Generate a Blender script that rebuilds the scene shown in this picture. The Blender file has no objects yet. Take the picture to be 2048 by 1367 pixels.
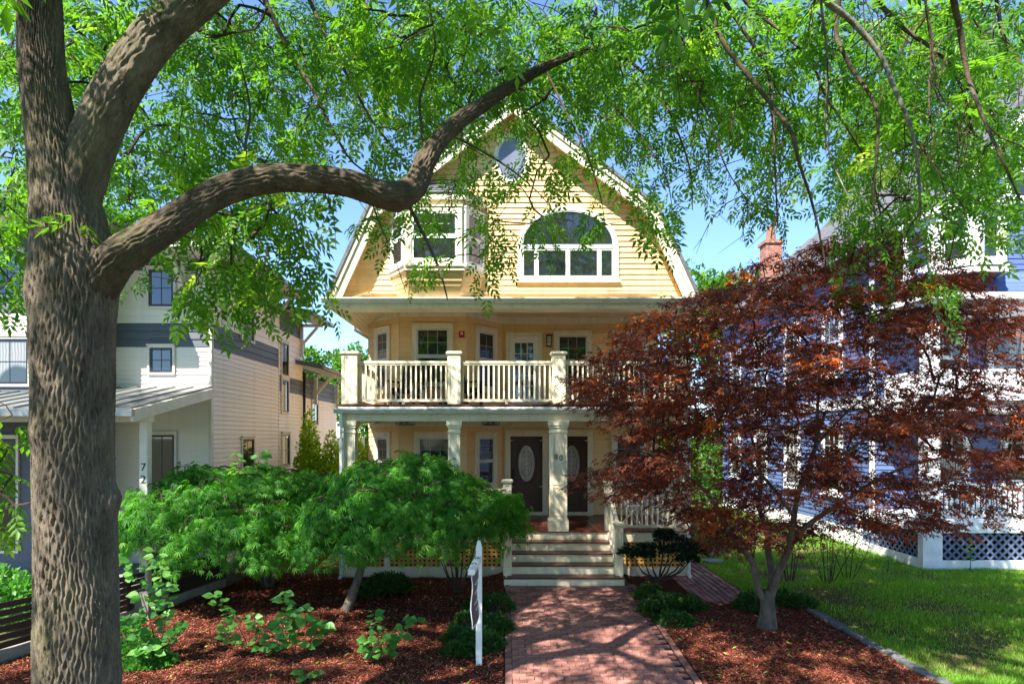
import bpy, math, random
import numpy as np
from mathutils import Vector, Matrix

random.seed(7)
rng = np.random.default_rng(7)
R = math.radians
scene = bpy.context.scene
col = scene.collection

# ------------------------------------------------------------------ camera, sky, sun, exposure
CAM_Z, F_PX = 3.0, 1280.0
cam_d = bpy.data.cameras.new('camera')
cam = bpy.data.objects.new('camera', cam_d)
col.objects.link(cam)
cam.location = (0, 0, CAM_Z)
cam.rotation_euler = (R(90), 0, 0)
cam_d.sensor_width = 36
cam_d.lens = 22.5
cam_d.shift_x = 14 / 2048
cam_d.shift_y = 0.092
cam_d.clip_start = 0.05
cam_d.clip_end = 3000
scene.camera = cam

SUN_EL, SUN_AZ = R(52), R(36)            # azimuth: degrees left of straight-behind the camera
to_sun = Vector((-math.sin(SUN_AZ) * math.cos(SUN_EL), -math.cos(SUN_AZ) * math.cos(SUN_EL), math.sin(SUN_EL)))
sun_d = bpy.data.lights.new('sun', 'SUN')
sun_d.energy = 3.9
sun_d.angle = R(0.5)
sun_d.color = (1.0, 0.945, 0.86)
sun = bpy.data.objects.new('sun', sun_d)
col.objects.link(sun)
sun.rotation_euler = to_sun.to_track_quat('Z', 'Y').to_euler()
sun.location = (-10, -14, 30)

world = bpy.data.worlds.new('World')
scene.world = world
world.use_nodes = True
wn = world.node_tree
bg = wn.nodes['Background']
sky = wn.nodes.new('ShaderNodeTexSky')
sky.sky_type = 'NISHITA'
sky.sun_disc = False
sky.sun_elevation = SUN_EL
sky.sun_rotation = math.atan2(to_sun.x, to_sun.y)
sky.air_density = 1.0
sky.dust_density = 0.0
sky.ozone_density = 6.0
sky.altitude = 1500
wn.links.new(sky.outputs[0], bg.inputs[0])
bg.inputs[1].default_value = 0.104

scene.view_settings.view_transform = 'Standard'
scene.view_settings.look = 'None'
scene.view_settings.gamma = 1
scene.view_settings.use_curve_mapping = False
scene.view_settings.exposure = 1.92
scene.render.engine = 'CYCLES'
scene.cycles.max_bounces = 8
scene.cycles.diffuse_bounces = 5
scene.cycles.transmission_bounces = 6
scene.cycles.use_denoising = True
scene.cycles.sample_clamp_indirect = 8
scene.render.use_persistent_data = False

# ------------------------------------------------------------------ helpers
def P(px, py, Y):
    """survey point: a place read off the photograph at a known distance Y (m) from the camera"""
    return Vector(((px - 1010) * Y / F_PX, Y, CAM_Z + (872 - py) * Y / F_PX))

def sstep(a, b, x):
    t = np.clip((x - a) / (b - a), 0, 1)
    return t * t * (3 - 2 * t)

def ground_z(x, y):
    """height of the ground: level by the houses, falling to the street"""
    x = np.asarray(x, float); y = np.asarray(y, float)
    z = -0.066 * np.clip(12.8 - y, 0, 5.0)
    dip = 0.13 * sstep(0.05, -0.5, x) * sstep(17, 14.6, y) * sstep(8.6, 11, y)
    dip = dip + 0.10 * sstep(2.45, 2.9, x) * sstep(4.8, 3.9, x) * sstep(17, 14.6, y) * sstep(11, 13, y)
    z = z - dip * (x > -8)
    z = z + 0.02 * np.sin(x * 1.3 + 0.4) * np.sin(y * 1.1) * sstep(2.7, 3.2, np.abs(x - 1.3) + 1.3)
    return z

def gz(x, y):
    return float(ground_z(x, y))

def tag(o, label=None, cat=None, group=None, kind=None):
    if label: o['label'] = label
    if cat: o['category'] = cat
    if group: o['group'] = group
    if kind: o['kind'] = kind
    return o

WORLD = {}
def thing(name, label, cat, loc, group=None):
    o = bpy.data.objects.new(name, None)
    col.objects.link(o)
    o.location = loc
    o.empty_display_size = 0.2
    WORLD[o.name] = Vector(loc)
    return tag(o, label, cat, group)

def attach(o, parent):
    if parent is not None:
        o.parent = parent
        if parent.name in WORLD:
            o.matrix_parent_inverse = Matrix.Translation(-WORLD[parent.name])
    return o

def link(name, me, parent=None, matrix=None):
    o = bpy.data.objects.new(name, me)
    col.objects.link(o)
    attach(o, parent)
    if matrix is not None:
        o.matrix_basis = matrix
    return o

class Fr:
    """a local frame: u along a wall, d out of it, z up"""
    def __init__(s, o, u=(1, 0)):
        s.o = Vector(o); l = math.hypot(*u)
        s.u = Vector((u[0] / l, u[1] / l, 0)); s.n = Vector((s.u.y, -s.u.x, 0))
    def pt(s, u, d, z):
        return s.o + s.u * u + s.n * d + Vector((0, 0, z))
    def mat(s, u=0, d=0, z=0):
        p = s.pt(u, d, z)
        m = Matrix.Identity(4)
        m.col[0][:3] = s.u; m.col[1][:3] = s.n; m.col[2][:3] = (0, 0, 1); m.col[3][:3] = p
        return m

IDF = Fr((0, 0, 0), (1, 0))

class MB:
    def __init__(s): s.v = []; s.f = []
    def hexa(s, p):
        """8 corners: bottom 4 counter-clockwise, then top 4"""
        i = len(s.v); s.v += [tuple(q) for q in p]
        s.f += [tuple(i + k for k in f) for f in ((0, 3, 2, 1), (4, 5, 6, 7), (0, 1, 5, 4), (1, 2, 6, 5), (2, 3, 7, 6), (3, 0, 4, 7))]
        return s
    def box(s, x0, x1, y0, y1, z0, z1):
        return s.hexa([(x0, y0, z0), (x1, y0, z0), (x1, y1, z0), (x0, y1, z0), (x0, y0, z1), (x1, y0, z1), (x1, y1, z1), (x0, y1, z1)])
    def lbox(s, fr, u0, u1, d0, d1, z0, z1):
        q = fr.pt
        return s.hexa([q(u0, d1, z0), q(u1, d1, z0), q(u1, d0, z0), q(u0, d0, z0), q(u0, d1, z1), q(u1, d1, z1), q(u1, d0, z1), q(u0, d0, z1)])
    def cham(s, x0, x1, y0, y1, z0, z1, c=0.008):
        """box with chamfered vertical edges and top"""
        prof = [(x0 + c, y0), (x1 - c, y0), (x1, y0 + c), (x1, y1 - c), (x1 - c, y1), (x0 + c, y1), (x0, y1 - c), (x0, y0 + c)]
        i = len(s.v)
        for z in (z0, z1 - c): s.v += [(a, b, z) for a, b in prof]
        cx, cy = (x0 + x1) / 2, (y0 + y1) / 2
        s.v += [(a + (c if a < cx else -c), b + (c if b < cy else -c), z1) for a, b in prof]
        for r in (0, 8):
            for k in range(8): s.f.append((i + r + k, i + r + (k + 1) % 8, i + r + 8 + (k + 1) % 8, i + r + 8 + k))
        s.f.append(tuple(i + 16 + k for k in range(8))); s.f.append(tuple(i + k for k in range(7, -1, -1)))
        return s
    def bar(s, p, q, w, h, up=(0, 0, 1)):
        p = Vector(p); q = Vector(q); d = (q - p).normalized(); up = Vector(up)
        if abs(d.dot(up)) > 0.98: up = Vector((0, 1, 0))
        a = d.cross(up).normalized() * (w / 2); b = a.cross(d).normalized() * (h / 2)
        return s.hexa([p - a - b, p + a - b, q + a - b, q - a - b, p - a + b, p + a + b, q + a + b, q - a + b])
    def poly(s, pts):
        i = len(s.v); s.v += [tuple(q) for q in pts]; s.f.append(tuple(range(i, i + len(pts)))); return s
    def prism(s, fr, poly, d0, d1):
        """polygon (u,z), counter-clockwise from outside, extruded from depth d0 to d1 (d1 outside)"""
        i = len(s.v); n = len(poly)
        s.v += [tuple(fr.pt(u, d1, z)) for u, z in poly] + [tuple(fr.pt(u, d0, z)) for u, z in poly]
        s.f.append(tuple(range(i, i + n))); s.f.append(tuple(range(i + 2 * n - 1, i + n - 1, -1)))
        for k in range(n): s.f.append((i + k, i + n + k, i + n + (k + 1) % n, i + (k + 1) % n))
        return s
    def ring(s, fr, inner, outer, d0, d1):
        """frame between two closed outlines with the same number of points"""
        i = len(s.v); n = len(inner)
        for pl, d in ((inner, d1), (outer, d1), (inner, d0), (outer, d0)): s.v += [tuple(fr.pt(u, d, z)) for u, z in pl]
        for k in range(n):
            j = (k + 1) % n
            s.f += [(i + k, i + n + k, i + n + j, i + j), (i + n + k, i + 3 * n + k, i + 3 * n + j, i + n + j), (i + 2 * n + k, i + k, i + j, i + 2 * n + j)]
        return s
    def tube(s, pts, rad, n=6, cap=True):
        pts = [Vector(p) for p in pts]
        if not hasattr(rad, '__len__'): rad = [rad] * len(pts)
        i0 = len(s.v); a = None
        for k, p in enumerate(pts):
            t = (pts[min(k + 1, len(pts) - 1)] - pts[max(k - 1, 0)])
            t = t.normalized() if t.length > 1e-9 else Vector((0, 0, 1))
            if a is None: a = t.orthogonal().normalized()
            else:
                a = a - t * a.dot(t); a = a.normalized() if a.length > 1e-6 else t.orthogonal().normalized()
            b = t.cross(a)
            for j in range(n):
                w = 2 * math.pi * j / n
                s.v.append(tuple(p + (a * math.cos(w) + b * math.sin(w)) * rad[k]))
        for k in range(len(pts) - 1):
            for j in range(n):
                q = i0 + k * n
                s.f.append((q + j, q + (j + 1) % n, q + n + (j + 1) % n, q + n + j))
        if cap:
            s.f.append(tuple(i0 + j for j in range(n - 1, -1, -1))); e = i0 + (len(pts) - 1) * n
            s.f.append(tuple(e + j for j in range(n)))
        return s
    def mesh(s, name, mat, smooth=False):
        me = bpy.data.meshes.new(name); me.from_pydata(s.v, [], s.f); me.materials.append(mat)
        if smooth: me.shade_smooth()
        return me
    def build(s, name, mat, parent=None, smooth=False, label=None, cat=None, group=None, kind=None):
        return tag(link(name, s.mesh(name, mat, smooth), parent), label, cat, group, kind)

def np_mesh(name, V, F, mat, rnd=None, smooth=False):
    """mesh from numpy arrays; F is (n,3) or (n,4)"""
    me = bpy.data.meshes.new(name)
    V = np.ascontiguousarray(V, np.float32); F = np.ascontiguousarray(F, np.int32); k = F.shape[1]
    me.vertices.add(len(V)); me.vertices.foreach_set('co', V.ravel())
    me.loops.add(F.size); me.loops.foreach_set('vertex_index', F.ravel())
    me.polygons.add(len(F)); me.polygons.foreach_set('loop_start', np.arange(0, F.size, k, dtype=np.int32))
    if rnd is not None:
        at = me.attributes.new('rnd', 'FLOAT', 'POINT'); at.data.foreach_set('value', np.ascontiguousarray(rnd, np.float32))
    me.update(calc_edges=True)
    me.materials.append(mat)
    if smooth: me.shade_smooth()
    return me

# ------------------------------------------------------------------ materials
def srgb(r, g, b):
    f = lambda c: (c / 255 / 12.92) if c / 255 <= 0.04045 else ((c / 255 + 0.055) / 1.055) ** 2.4
    return (f(r), f(g), f(b))

def new_mat(name):
    m = bpy.data.materials.new(name); m.use_nodes = True
    nt = m.node_tree; nt.nodes.clear()
    return m, nt, nt.nodes.new('ShaderNodeOutputMaterial')

def N(nt, t, **kw):
    n = nt.nodes.new(t)
    for k, v in kw.items():
        if isinstance(k, str) and hasattr(n, k): setattr(n, k, v)
        else: n.inputs[k].default_value = v
    return n

def c4(c): return (c[0], c[1], c[2], 1)

def mixc(nt, fac, a, b, mode='MIX'):
    m = nt.nodes.new('ShaderNodeMix'); m.data_type = 'RGBA'; m.blend_type = mode
    for i, v in ((0, fac), (6, a), (7, b)):
        if hasattr(v, 'links') or hasattr(v, 'is_linked'): nt.links.new(v, m.inputs[i])
        else: m.inputs[i].default_value = v if i == 0 else c4(v)
    return m.outputs[2]

def surface(name, c1, c2=None, scale=3.0, stretch=(1, 1, 1), rough=0.6, spec=0.35, bump=0.15, bscale=60, bdist=0.004,
            piece=0.0, fine=0.12, metallic=0.0, dirt=None, dirt_scale=1.2, dirt_amt=0.5, dirt_stretch=None):
    """procedural material: two-tone noise, per-piece variation, fine relief, optional blotches of dirt"""
    m, nt, out = new_mat(name)
    c2 = c2 or tuple(x * 0.82 for x in c1)
    tc = N(nt, 'ShaderNodeTexCoord'); mp = N(nt, 'ShaderNodeMapping'); mp.inputs['Scale'].default_value = stretch
    nt.links.new(tc.outputs['Object'], mp.inputs[0])
    n1 = N(nt, 'ShaderNodeTexNoise'); n1.inputs['Scale'].default_value = scale; n1.inputs['Detail'].default_value = 5
    nt.links.new(mp.outputs[0], n1.inputs[0])
    rp = N(nt, 'ShaderNodeMapRange'); rp.inputs[1].default_value = 0.3; rp.inputs[2].default_value = 0.7
    nt.links.new(n1.outputs[0], rp.inputs[0])
    c = mixc(nt, rp.outputs[0], c1, c2)
    if piece:
        oi = N(nt, 'ShaderNodeObjectInfo'); mr = N(nt, 'ShaderNodeMapRange')
        mr.inputs[3].default_value = 1 - piece; mr.inputs[4].default_value = 1 + piece
        nt.links.new(oi.outputs['Random'], mr.inputs[0])
        vm = N(nt, 'ShaderNodeVectorMath', operation='SCALE'); nt.links.new(c, vm.inputs[0]); nt.links.new(mr.outputs[0], vm.inputs['Scale'])
        c = vm.outputs[0]
    n2 = N(nt, 'ShaderNodeTexNoise'); n2.inputs['Scale'].default_value = bscale; n2.inputs['Detail'].default_value = 4
    nt.links.new(mp.outputs[0], n2.inputs[0])
    if fine:
        mr = N(nt, 'ShaderNodeMapRange'); mr.inputs[1].default_value = .25; mr.inputs[2].default_value = .75
        mr.inputs[3].default_value = 1 - fine; mr.inputs[4].default_value = 1 + fine
        nt.links.new(n2.outputs[0], mr.inputs[0])
        vm = N(nt, 'ShaderNodeVectorMath', operation='SCALE'); nt.links.new(c, vm.inputs[0]); nt.links.new(mr.outputs[0], vm.inputs['Scale'])
        c = vm.outputs[0]
    if dirt:
        n3 = N(nt, 'ShaderNodeTexNoise'); n3.inputs['Scale'].default_value = dirt_scale; n3.inputs['Detail'].default_value = 8; n3.inputs['Roughness'].default_value = .7
        mp3 = N(nt, 'ShaderNodeMapping'); mp3.inputs['Scale'].default_value = dirt_stretch or (1, 1, 1)
        nt.links.new(tc.outputs['Object'], mp3.inputs[0]); nt.links.new(mp3.outputs[0], n3.inputs[0])
        mr = N(nt, 'ShaderNodeMapRange'); mr.inputs[1].default_value = .5; mr.inputs[2].default_value = .75; mr.inputs[4].default_value = dirt_amt
        nt.links.new(n3.outputs[0], mr.inputs[0])
        c = mixc(nt, mr.outputs[0], c, dirt)
    b = N(nt, 'ShaderNodeBsdfPrincipled'); b.inputs['Roughness'].default_value = rough
    b.inputs['Specular IOR Level'].default_value = spec; b.inputs['Metallic'].default_value = metallic
    nt.links.new(c, b.inputs['Base Color'])
    if bump:
        bp = N(nt, 'ShaderNodeBump'); bp.inputs['Strength'].default_value = bump; bp.inputs['Distance'].default_value = bdist
        nt.links.new(n2.outputs[0], bp.inputs['Height']); nt.links.new(bp.outputs[0], b.inputs['Normal'])
    nt.links.new(b.outputs[0], out.inputs[0])
    return m

def leaf_mat(name, ca, cb, cc=None, trans=0.5, tcol=None, rough=0.45, spec=0.4):
    """leaves: per-leaf tint from the 'rnd' attribute, light passing through"""
    m, nt, out = new_mat(name)
    at = N(nt, 'ShaderNodeAttribute', attribute_name='rnd')
    rp = N(nt, 'ShaderNodeValToRGB'); nt.links.new(at.outputs['Fac'], rp.inputs[0])
    rp.color_ramp.elements[0].color = c4(ca); rp.color_ramp.elements[1].color = c4(cc or cb)
    if cc:
        e = rp.color_ramp.elements.new(0.72); e.color = c4(cb)
    b = N(nt, 'ShaderNodeBsdfPrincipled'); b.inputs['Roughness'].default_value = rough; b.inputs['Specular IOR Level'].default_value = spec
    nt.links.new(rp.outputs[0], b.inputs['Base Color'])
    t = N(nt, 'ShaderNodeBsdfTranslucent')
    tc = mixc(nt, 1.0, rp.outputs[0], tcol or (1.5, 1.6, 0.6), 'MULTIPLY')
    nt.links.new(tc, t.inputs[0])
    mx = N(nt, 'ShaderNodeMixShader'); mx.inputs[0].default_value = trans
    nt.links.new(b.outputs[0], mx.inputs[1]); nt.links.new(t.outputs[0], mx.inputs[2]); nt.links.new(mx.outputs[0], out.inputs[0])
    return m

def glass_mat(name, base, rough=0.03, spec=0.8, wav=0.02):
    """opaque glossy pane; any dimness of the room behind is put into its colour"""
    m, nt, out = new_mat(name)
    tc = N(nt, 'ShaderNodeTexCoord'); n = N(nt, 'ShaderNodeTexNoise'); n.inputs['Scale'].default_value = 2.2; n.inputs['Detail'].default_value = 3
    nt.links.new(tc.outputs['Object'], n.inputs[0])
    b = N(nt, 'ShaderNodeBsdfPrincipled'); b.inputs['Roughness'].default_value = rough; b.inputs['Specular IOR Level'].default_value = spec
    b.inputs['IOR'].default_value = 1.6
    c = mixc(nt, n.outputs[0], tuple(x * .5 for x in base), tuple(x * 1.5 for x in base)); nt.links.new(c, b.inputs['Base Color'])
    bp = N(nt, 'ShaderNodeBump'); bp.inputs['Strength'].default_value = wav; bp.inputs['Distance'].default_value = .02
    nt.links.new(n.outputs[0], bp.inputs['Height']); nt.links.new(bp.outputs[0], b.inputs['Normal'])
    nt.links.new(b.outputs[0], out.inputs[0])
    return m

M = {}
M['clap'] = surface('yellow_clapboard', srgb(234, 200, 148), srgb(224, 187, 132), scale=1.3, piece=0.045, rough=.55, bump=.12, bscale=50, stretch=(.3, 1, 3), fine=.06, dirt=srgb(168, 138, 96), dirt_scale=1.6, dirt_amt=.5, dirt_stretch=(2.5, 2.5, .35))
M['cream'] = surface('cream_trim', srgb(232, 222, 196), srgb(224, 212, 182), scale=1.5, rough=.5, bump=.08, fine=.05, dirt=srgb(150, 146, 116), dirt_scale=2.2, dirt_amt=.5, dirt_stretch=(3, 3, .5))
M['white'] = surface('white_paint', srgb(236, 236, 232), srgb(226, 226, 222), scale=2, rough=.45, bump=.06, fine=.04)
M['gutter'] = surface('white_gutter', srgb(224, 226, 222), srgb(205, 210, 205), scale=2, rough=.4, bump=.05, dirt=srgb(120, 130, 110), dirt_scale=5, dirt_amt=.4)
M['ceil'] = surface('beadboard_ceiling', srgb(232, 214, 178), srgb(226, 206, 168), rough=.5, bump=.05, fine=.03)
M['deck'] = surface('red_brown_deck', srgb(112, 58, 42), srgb(80, 40, 30), scale=3, stretch=(1, .2, 1), rough=.28, spec=.5, piece=.15, bump=.15)
M['tread'] = surface('brown_tread', srgb(108, 62, 46), srgb(74, 42, 32), scale=4, stretch=(.25, 1, 1), rough=.35, piece=.12, bump=.2)
M['shingle'] = surface('grey_shingle', srgb(112, 112, 116), srgb(84, 84, 88), scale=9, rough=.9, piece=.15, bump=.4, fine=.25)
M['door'] = surface('dark_wood_door', srgb(74, 38, 24), srgb(44, 22, 14), scale=5, stretch=(3, 3, .3), rough=.35, spec=.5, bump=.1, bscale=30)
M['glass'] = glass_mat('window_glass', (.018, .022, .022))  # near-black base stands for the unlit room behind the opaque pane
M['glass_pale'] = glass_mat('window_glass_with_blinds', (.16, .17, .24), rough=.1, spec=.5)
M['glass_frost'] = glass_mat('leaded_glass', (.38, .36, .32), rough=.18, spec=.5, wav=.3)
def curtain_mat(name, pale, dark):
    """opaque pane: curtain patches, pleat shading and room dimness put into the colour"""
    m, nt, out = new_mat(name); tc = N(nt, 'ShaderNodeTexCoord')
    w = N(nt, 'ShaderNodeTexWave'); w.inputs['Scale'].default_value = 5; w.inputs['Distortion'].default_value = 2.5; nt.links.new(tc.outputs['Object'], w.inputs[0])
    n = N(nt, 'ShaderNodeTexNoise'); n.inputs['Scale'].default_value = 1.1; n.inputs['Detail'].default_value = 1; nt.links.new(tc.outputs['Object'], n.inputs[0])
    f = N(nt, 'ShaderNodeMapRange'); f.inputs[1].default_value = .46; f.inputs[2].default_value = .54; nt.links.new(n.outputs[0], f.inputs[0])
    c = mixc(nt, f.outputs[0], dark, mixc(nt, w.outputs[1], pale, tuple(x * .6 for x in pale)))  # darker stripes paint the pleats' shading, dark base paints the dim room
    b = N(nt, 'ShaderNodeBsdfPrincipled'); b.inputs['Roughness'].default_value = .05; b.inputs['Specular IOR Level'].default_value = .8; b.inputs['IOR'].default_value = 1.55
    nt.links.new(c, b.inputs['Base Color']); nt.links.new(b.outputs[0], out.inputs[0]); return m
M['glass_curtain'] = curtain_mat('window_glass_with_curtains', (.30, .29, .27), (.02, .024, .024))
M['sash'] = surface('grey_white_sash', srgb(206, 210, 206), rough=.4, bump=.03)
M['muntin'] = surface('muntin_bar', srgb(150, 156, 150), rough=.4, bump=.02)
M['lattice'] = surface('tan_lattice', srgb(206, 160, 88), srgb(184, 138, 70), rough=.6, piece=.06)
M['void'] = surface('painted_shade_black', (.02, .018, .015), rough=.95, spec=.1)  # near-black: shade under decks and behind lattice put into the colour
M['black'] = surface('black_metal', (.018, .018, .02), (.03, .03, .032), rough=.45, bump=.05)
M['lamp'] = surface('frosted_lamp_glass', srgb(226, 224, 214), rough=.3)
M['red'] = surface('red_alarm_plastic', srgb(186, 34, 40), rough=.4)
M['brass'] = surface('dark_bronze', (.08, .06, .04), rough=.35, metallic=.8)
M['furn'] = surface('black_stained_furniture', (.022, .022, .026), (.035, .035, .04), rough=.5, piece=.1)
M['bluemetal'] = surface('grey_blue_metal', srgb(150, 160, 180), rough=.4, metallic=.3)
M['mat'] = surface('coir_doormat', srgb(110, 82, 52), srgb(84, 62, 40), scale=60, rough=.95, bump=.5)
# neighbours
M['lwhite'] = surface('pale_siding', srgb(236, 228, 220), srgb(228, 220, 210), scale=1.5, stretch=(.3, .3, 2), rough=.5, piece=.02, bump=.06, fine=.04, dirt=srgb(178, 170, 158), dirt_scale=1.2, dirt_amt=.4, dirt_stretch=(2, 2, .3))
M['ldark'] = surface('slate_siding', srgb(92, 98, 106), srgb(82, 88, 96), scale=1.5, rough=.55, piece=.03, bump=.06)
M['ltrim'] = surface('pale_trim', srgb(220, 214, 204), rough=.5, bump=.04)
M['lroof'] = surface('standing_seam_metal', srgb(150, 152, 150), srgb(120, 124, 122), scale=1.2, rough=.35, metallic=.4, bump=.05)
M['lsash'] = surface('charcoal_sash', srgb(46, 52, 58), rough=.4, bump=.03)
M['blue'] = surface('blue_shingle_siding', srgb(92, 112, 154), srgb(82, 100, 142), scale=2, stretch=(.4, .4, 3), rough=.55, piece=.06, bump=.1)
M['bwhite'] = surface('bright_white_trim', srgb(240, 240, 240), rough=.45, bump=.04)
M['blattice'] = surface('blue_lattice', srgb(104, 116, 146), srgb(92, 104, 134), rough=.55, piece=.05)
M['brick'] = surface('chimney_brick', srgb(178, 130, 110), srgb(150, 100, 84), scale=6, rough=.85, piece=.2, bump=.4)
# ground
M['paver'] = surface('brick_paver', srgb(168, 116, 102), srgb(138, 92, 82), scale=7, rough=.75, piece=.24, bump=.5, bscale=90, dirt=srgb(72, 62, 58), dirt_scale=1.5, dirt_amt=.55, fine=.18)
M['joint'] = surface('sand_joint', srgb(62, 48, 42), srgb(44, 36, 32), scale=30, rough=.95, bump=.4)
M['soil'] = surface('mulch_soil', srgb(88, 44, 32), srgb(62, 34, 26), scale=14, rough=.95, spec=.1, bump=.8, bscale=70, bdist=.02, fine=.3)
M['lawn'] = surface('lawn_soil', srgb(78, 90, 40), srgb(92, 78, 54), scale=2.2, rough=.95, spec=.1, bump=.6, bscale=80, bdist=.02, fine=.25)
M['moss'] = surface('mossy_turf', srgb(96, 104, 40), srgb(86, 80, 48), scale=3, rough=.95, spec=.1, bump=.7, bscale=90, bdist=.02, fine=.25)
M['ground'] = surface('far_ground', srgb(80, 84, 52), srgb(70, 70, 48), scale=.4, rough=.95, spec=.1, bump=.3)
M['concrete'] = surface('concrete', srgb(150, 146, 138), srgb(126, 122, 114), scale=3, rough=.9, bump=.35, fine=.12, dirt=srgb(86, 84, 74), dirt_scale=2, dirt_amt=.5)
M['asphalt'] = surface('asphalt', (.05, .05, .052), (.07, .07, .072), scale=20, rough=.9, bump=.5, bscale=200)
M['stone'] = surface('blue_grey_edging_stone', srgb(112, 112, 112), srgb(84, 86, 86), scale=8, rough=.9, piece=.15, bump=.6, bscale=40, bdist=.01, fine=.2, dirt=srgb(80, 86, 56), dirt_scale=6, dirt_amt=.5)
M['fence'] = surface('dark_brown_fence', srgb(64, 46, 42), srgb(46, 36, 36), scale=4, stretch=(.4, .4, 4), rough=.6, piece=.15, bump=.2)
# plants
M['bark'] = surface('ash_bark', srgb(122, 110, 96), srgb(84, 76, 66), scale=9, stretch=(1, 1, .35), rough=.95, spec=.12, bump=.9, bscale=55, bdist=.012, fine=.3, dirt=srgb(118, 116, 74), dirt_scale=1.6, dirt_amt=.45)
M['limb'] = surface('limb_bark', srgb(104, 91, 76), srgb(74, 65, 55), scale=8, rough=.95, spec=.12, bump=.8, bscale=45, bdist=.01, fine=.3, dirt=srgb(88, 94, 58), dirt_scale=2.4, dirt_amt=.5)
M['twig'] = surface('twig_bark', srgb(84, 70, 58), srgb(60, 50, 42), scale=10, rough=.9, spec=.15, bump=.4)
M['lichen'] = surface('lichened_bark', srgb(150, 148, 136), srgb(84, 76, 66), scale=11, rough=.95, spec=.1, bump=.7, bscale=60, bdist=.008, fine=.3)
M['smooth_bark'] = surface('grey_smooth_bark', srgb(112, 102, 90), srgb(78, 72, 64), scale=12, stretch=(1, 1, .5), rough=.85, spec=.15, bump=.4, bscale=40, fine=.15)
# ------------------------------------------------------------------ building kit
def clap_mesh(L, e, m):
    """one clapboard lying in a frame: u 0..L, bottom edge proud of the board below"""
    mb = MB(); a, b = .026, .004
    mb.v = [(0, 0, 0), (L, 0, 0), (L, a, 0), (0, a, 0), (0, 0, e + .012), (L, 0, e + .012), (L, b, e + .012), (0, b, e + .012)]
    mb.f = [(0, 1, 2, 3), (4, 7, 6, 5), (3, 2, 6, 7), (0, 3, 7, 4), (2, 1, 5, 6), (1, 0, 4, 5)]
    return mb.mesh('clapboard', m)

def clap_wall(parent, fr, L, z0, z1, e, m, backing=None, name='wall', board='clapboard'):
    """a wall face with its clapboards"""
    w = MB().lbox(fr, 0, L, -.08, 0, z0, z1).build(name, backing or m, parent)
    n = max(1, round((z1 - z0) / e)); e = (z1 - z0) / n
    me = clap_mesh(L, e - .012, m)
    top = clap_mesh(L, e - .012, m)
    for k in range(n):
        o = link(board, me, w, fr.mat(0, .001, z0 + k * e))
    return w

def rect(u0, u1, z0, z1): return [(u0, z0), (u1, z0), (u1, z1), (u0, z1)]

def window(parent, fr, u0, u1, z0, z1, casing=.11, sash=M['sash'], trim=M['cream'], glass=M['glass'], grid=(2, 2), split=.5,
           d=.036, sashw=.045, sill=True, lower_grid=False, muntin=M['muntin'], name='window', bottom=True):
    """double-hung window: u0..u1, z0..z1 is the outside of the casing"""
    a, b, c, e = u0 + casing, u1 - casing, z0 + (casing if bottom else .02), z1 - casing
    mb = MB().ring(fr, rect(a, b, c, e), rect(u0, u1, z0, z1), 0, d + .03)
    if sill: mb.lbox(fr, u0 - .03, u1 + .03, 0, d + .07, z0 - .035, z0 + .012)
    mb.lbox(fr, u0 - .015, u1 + .015, 0, d + .052, z1 + .001, z1 + .03)
    w = mb.build(name, trim, parent)
    s = MB()
    zs = c + (e - c) * split
    parts = [(c, zs), (zs, e)] if split else [(c, e)]
    for k, (p, q) in enumerate(parts):
        dd = d + (.012 if k else .004)
        s.ring(fr, rect(a + sashw, b - sashw, p + sashw, q - sashw), rect(a, b, p, q), 0, dd + .008)
        MB().lbox(fr, a + sashw, b - sashw, 0, dd - .006, p + sashw, q - sashw).build('pane', glass, w)
        if grid and (k == len(parts) - 1 or lower_grid):
            g = MB(); A, B, C_, D = a + sashw, b - sashw, p + sashw, q - sashw
            for i in range(1, grid[0]): x = A + (B - A) * i / grid[0]; g.lbox(fr, x - .008, x + .008, 0, dd - .001, C_, D)
            for i in range(1, grid[1]): z = C_ + (D - C_) * i / grid[1]; g.lbox(fr, A, B, 0, dd + .0005, z - .008, z + .008)
            g.build('muntin_grid', muntin, w)
    s.build('sash', sash, w)
    return w

def text_mesh(body, size, depth, m):
    cu = bpy.data.curves.new('lettering', 'FONT'); cu.body = body; cu.size = size; cu.extrude = depth; cu.align_x = 'CENTER'
    o = bpy.data.objects.new('lettering', cu); col.objects.link(o)
    dg = bpy.context.evaluated_depsgraph_get()
    me = bpy.data.meshes.new_from_object(o.evaluated_get(dg))
    bpy.data.objects.remove(o); me.materials.clear(); me.materials.append(m); me.name = 'lettering'
    return me

def put_text(name, body, size, pos, parent, m, depth=.004, rot=None):
    me = text_mesh(body, size, depth, m)
    mt = Matrix.Translation(pos) @ (rot or Matrix.Identity(4)) @ Matrix.Rotation(R(90), 4, 'X')
    return link(name, me, parent, mt)

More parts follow.
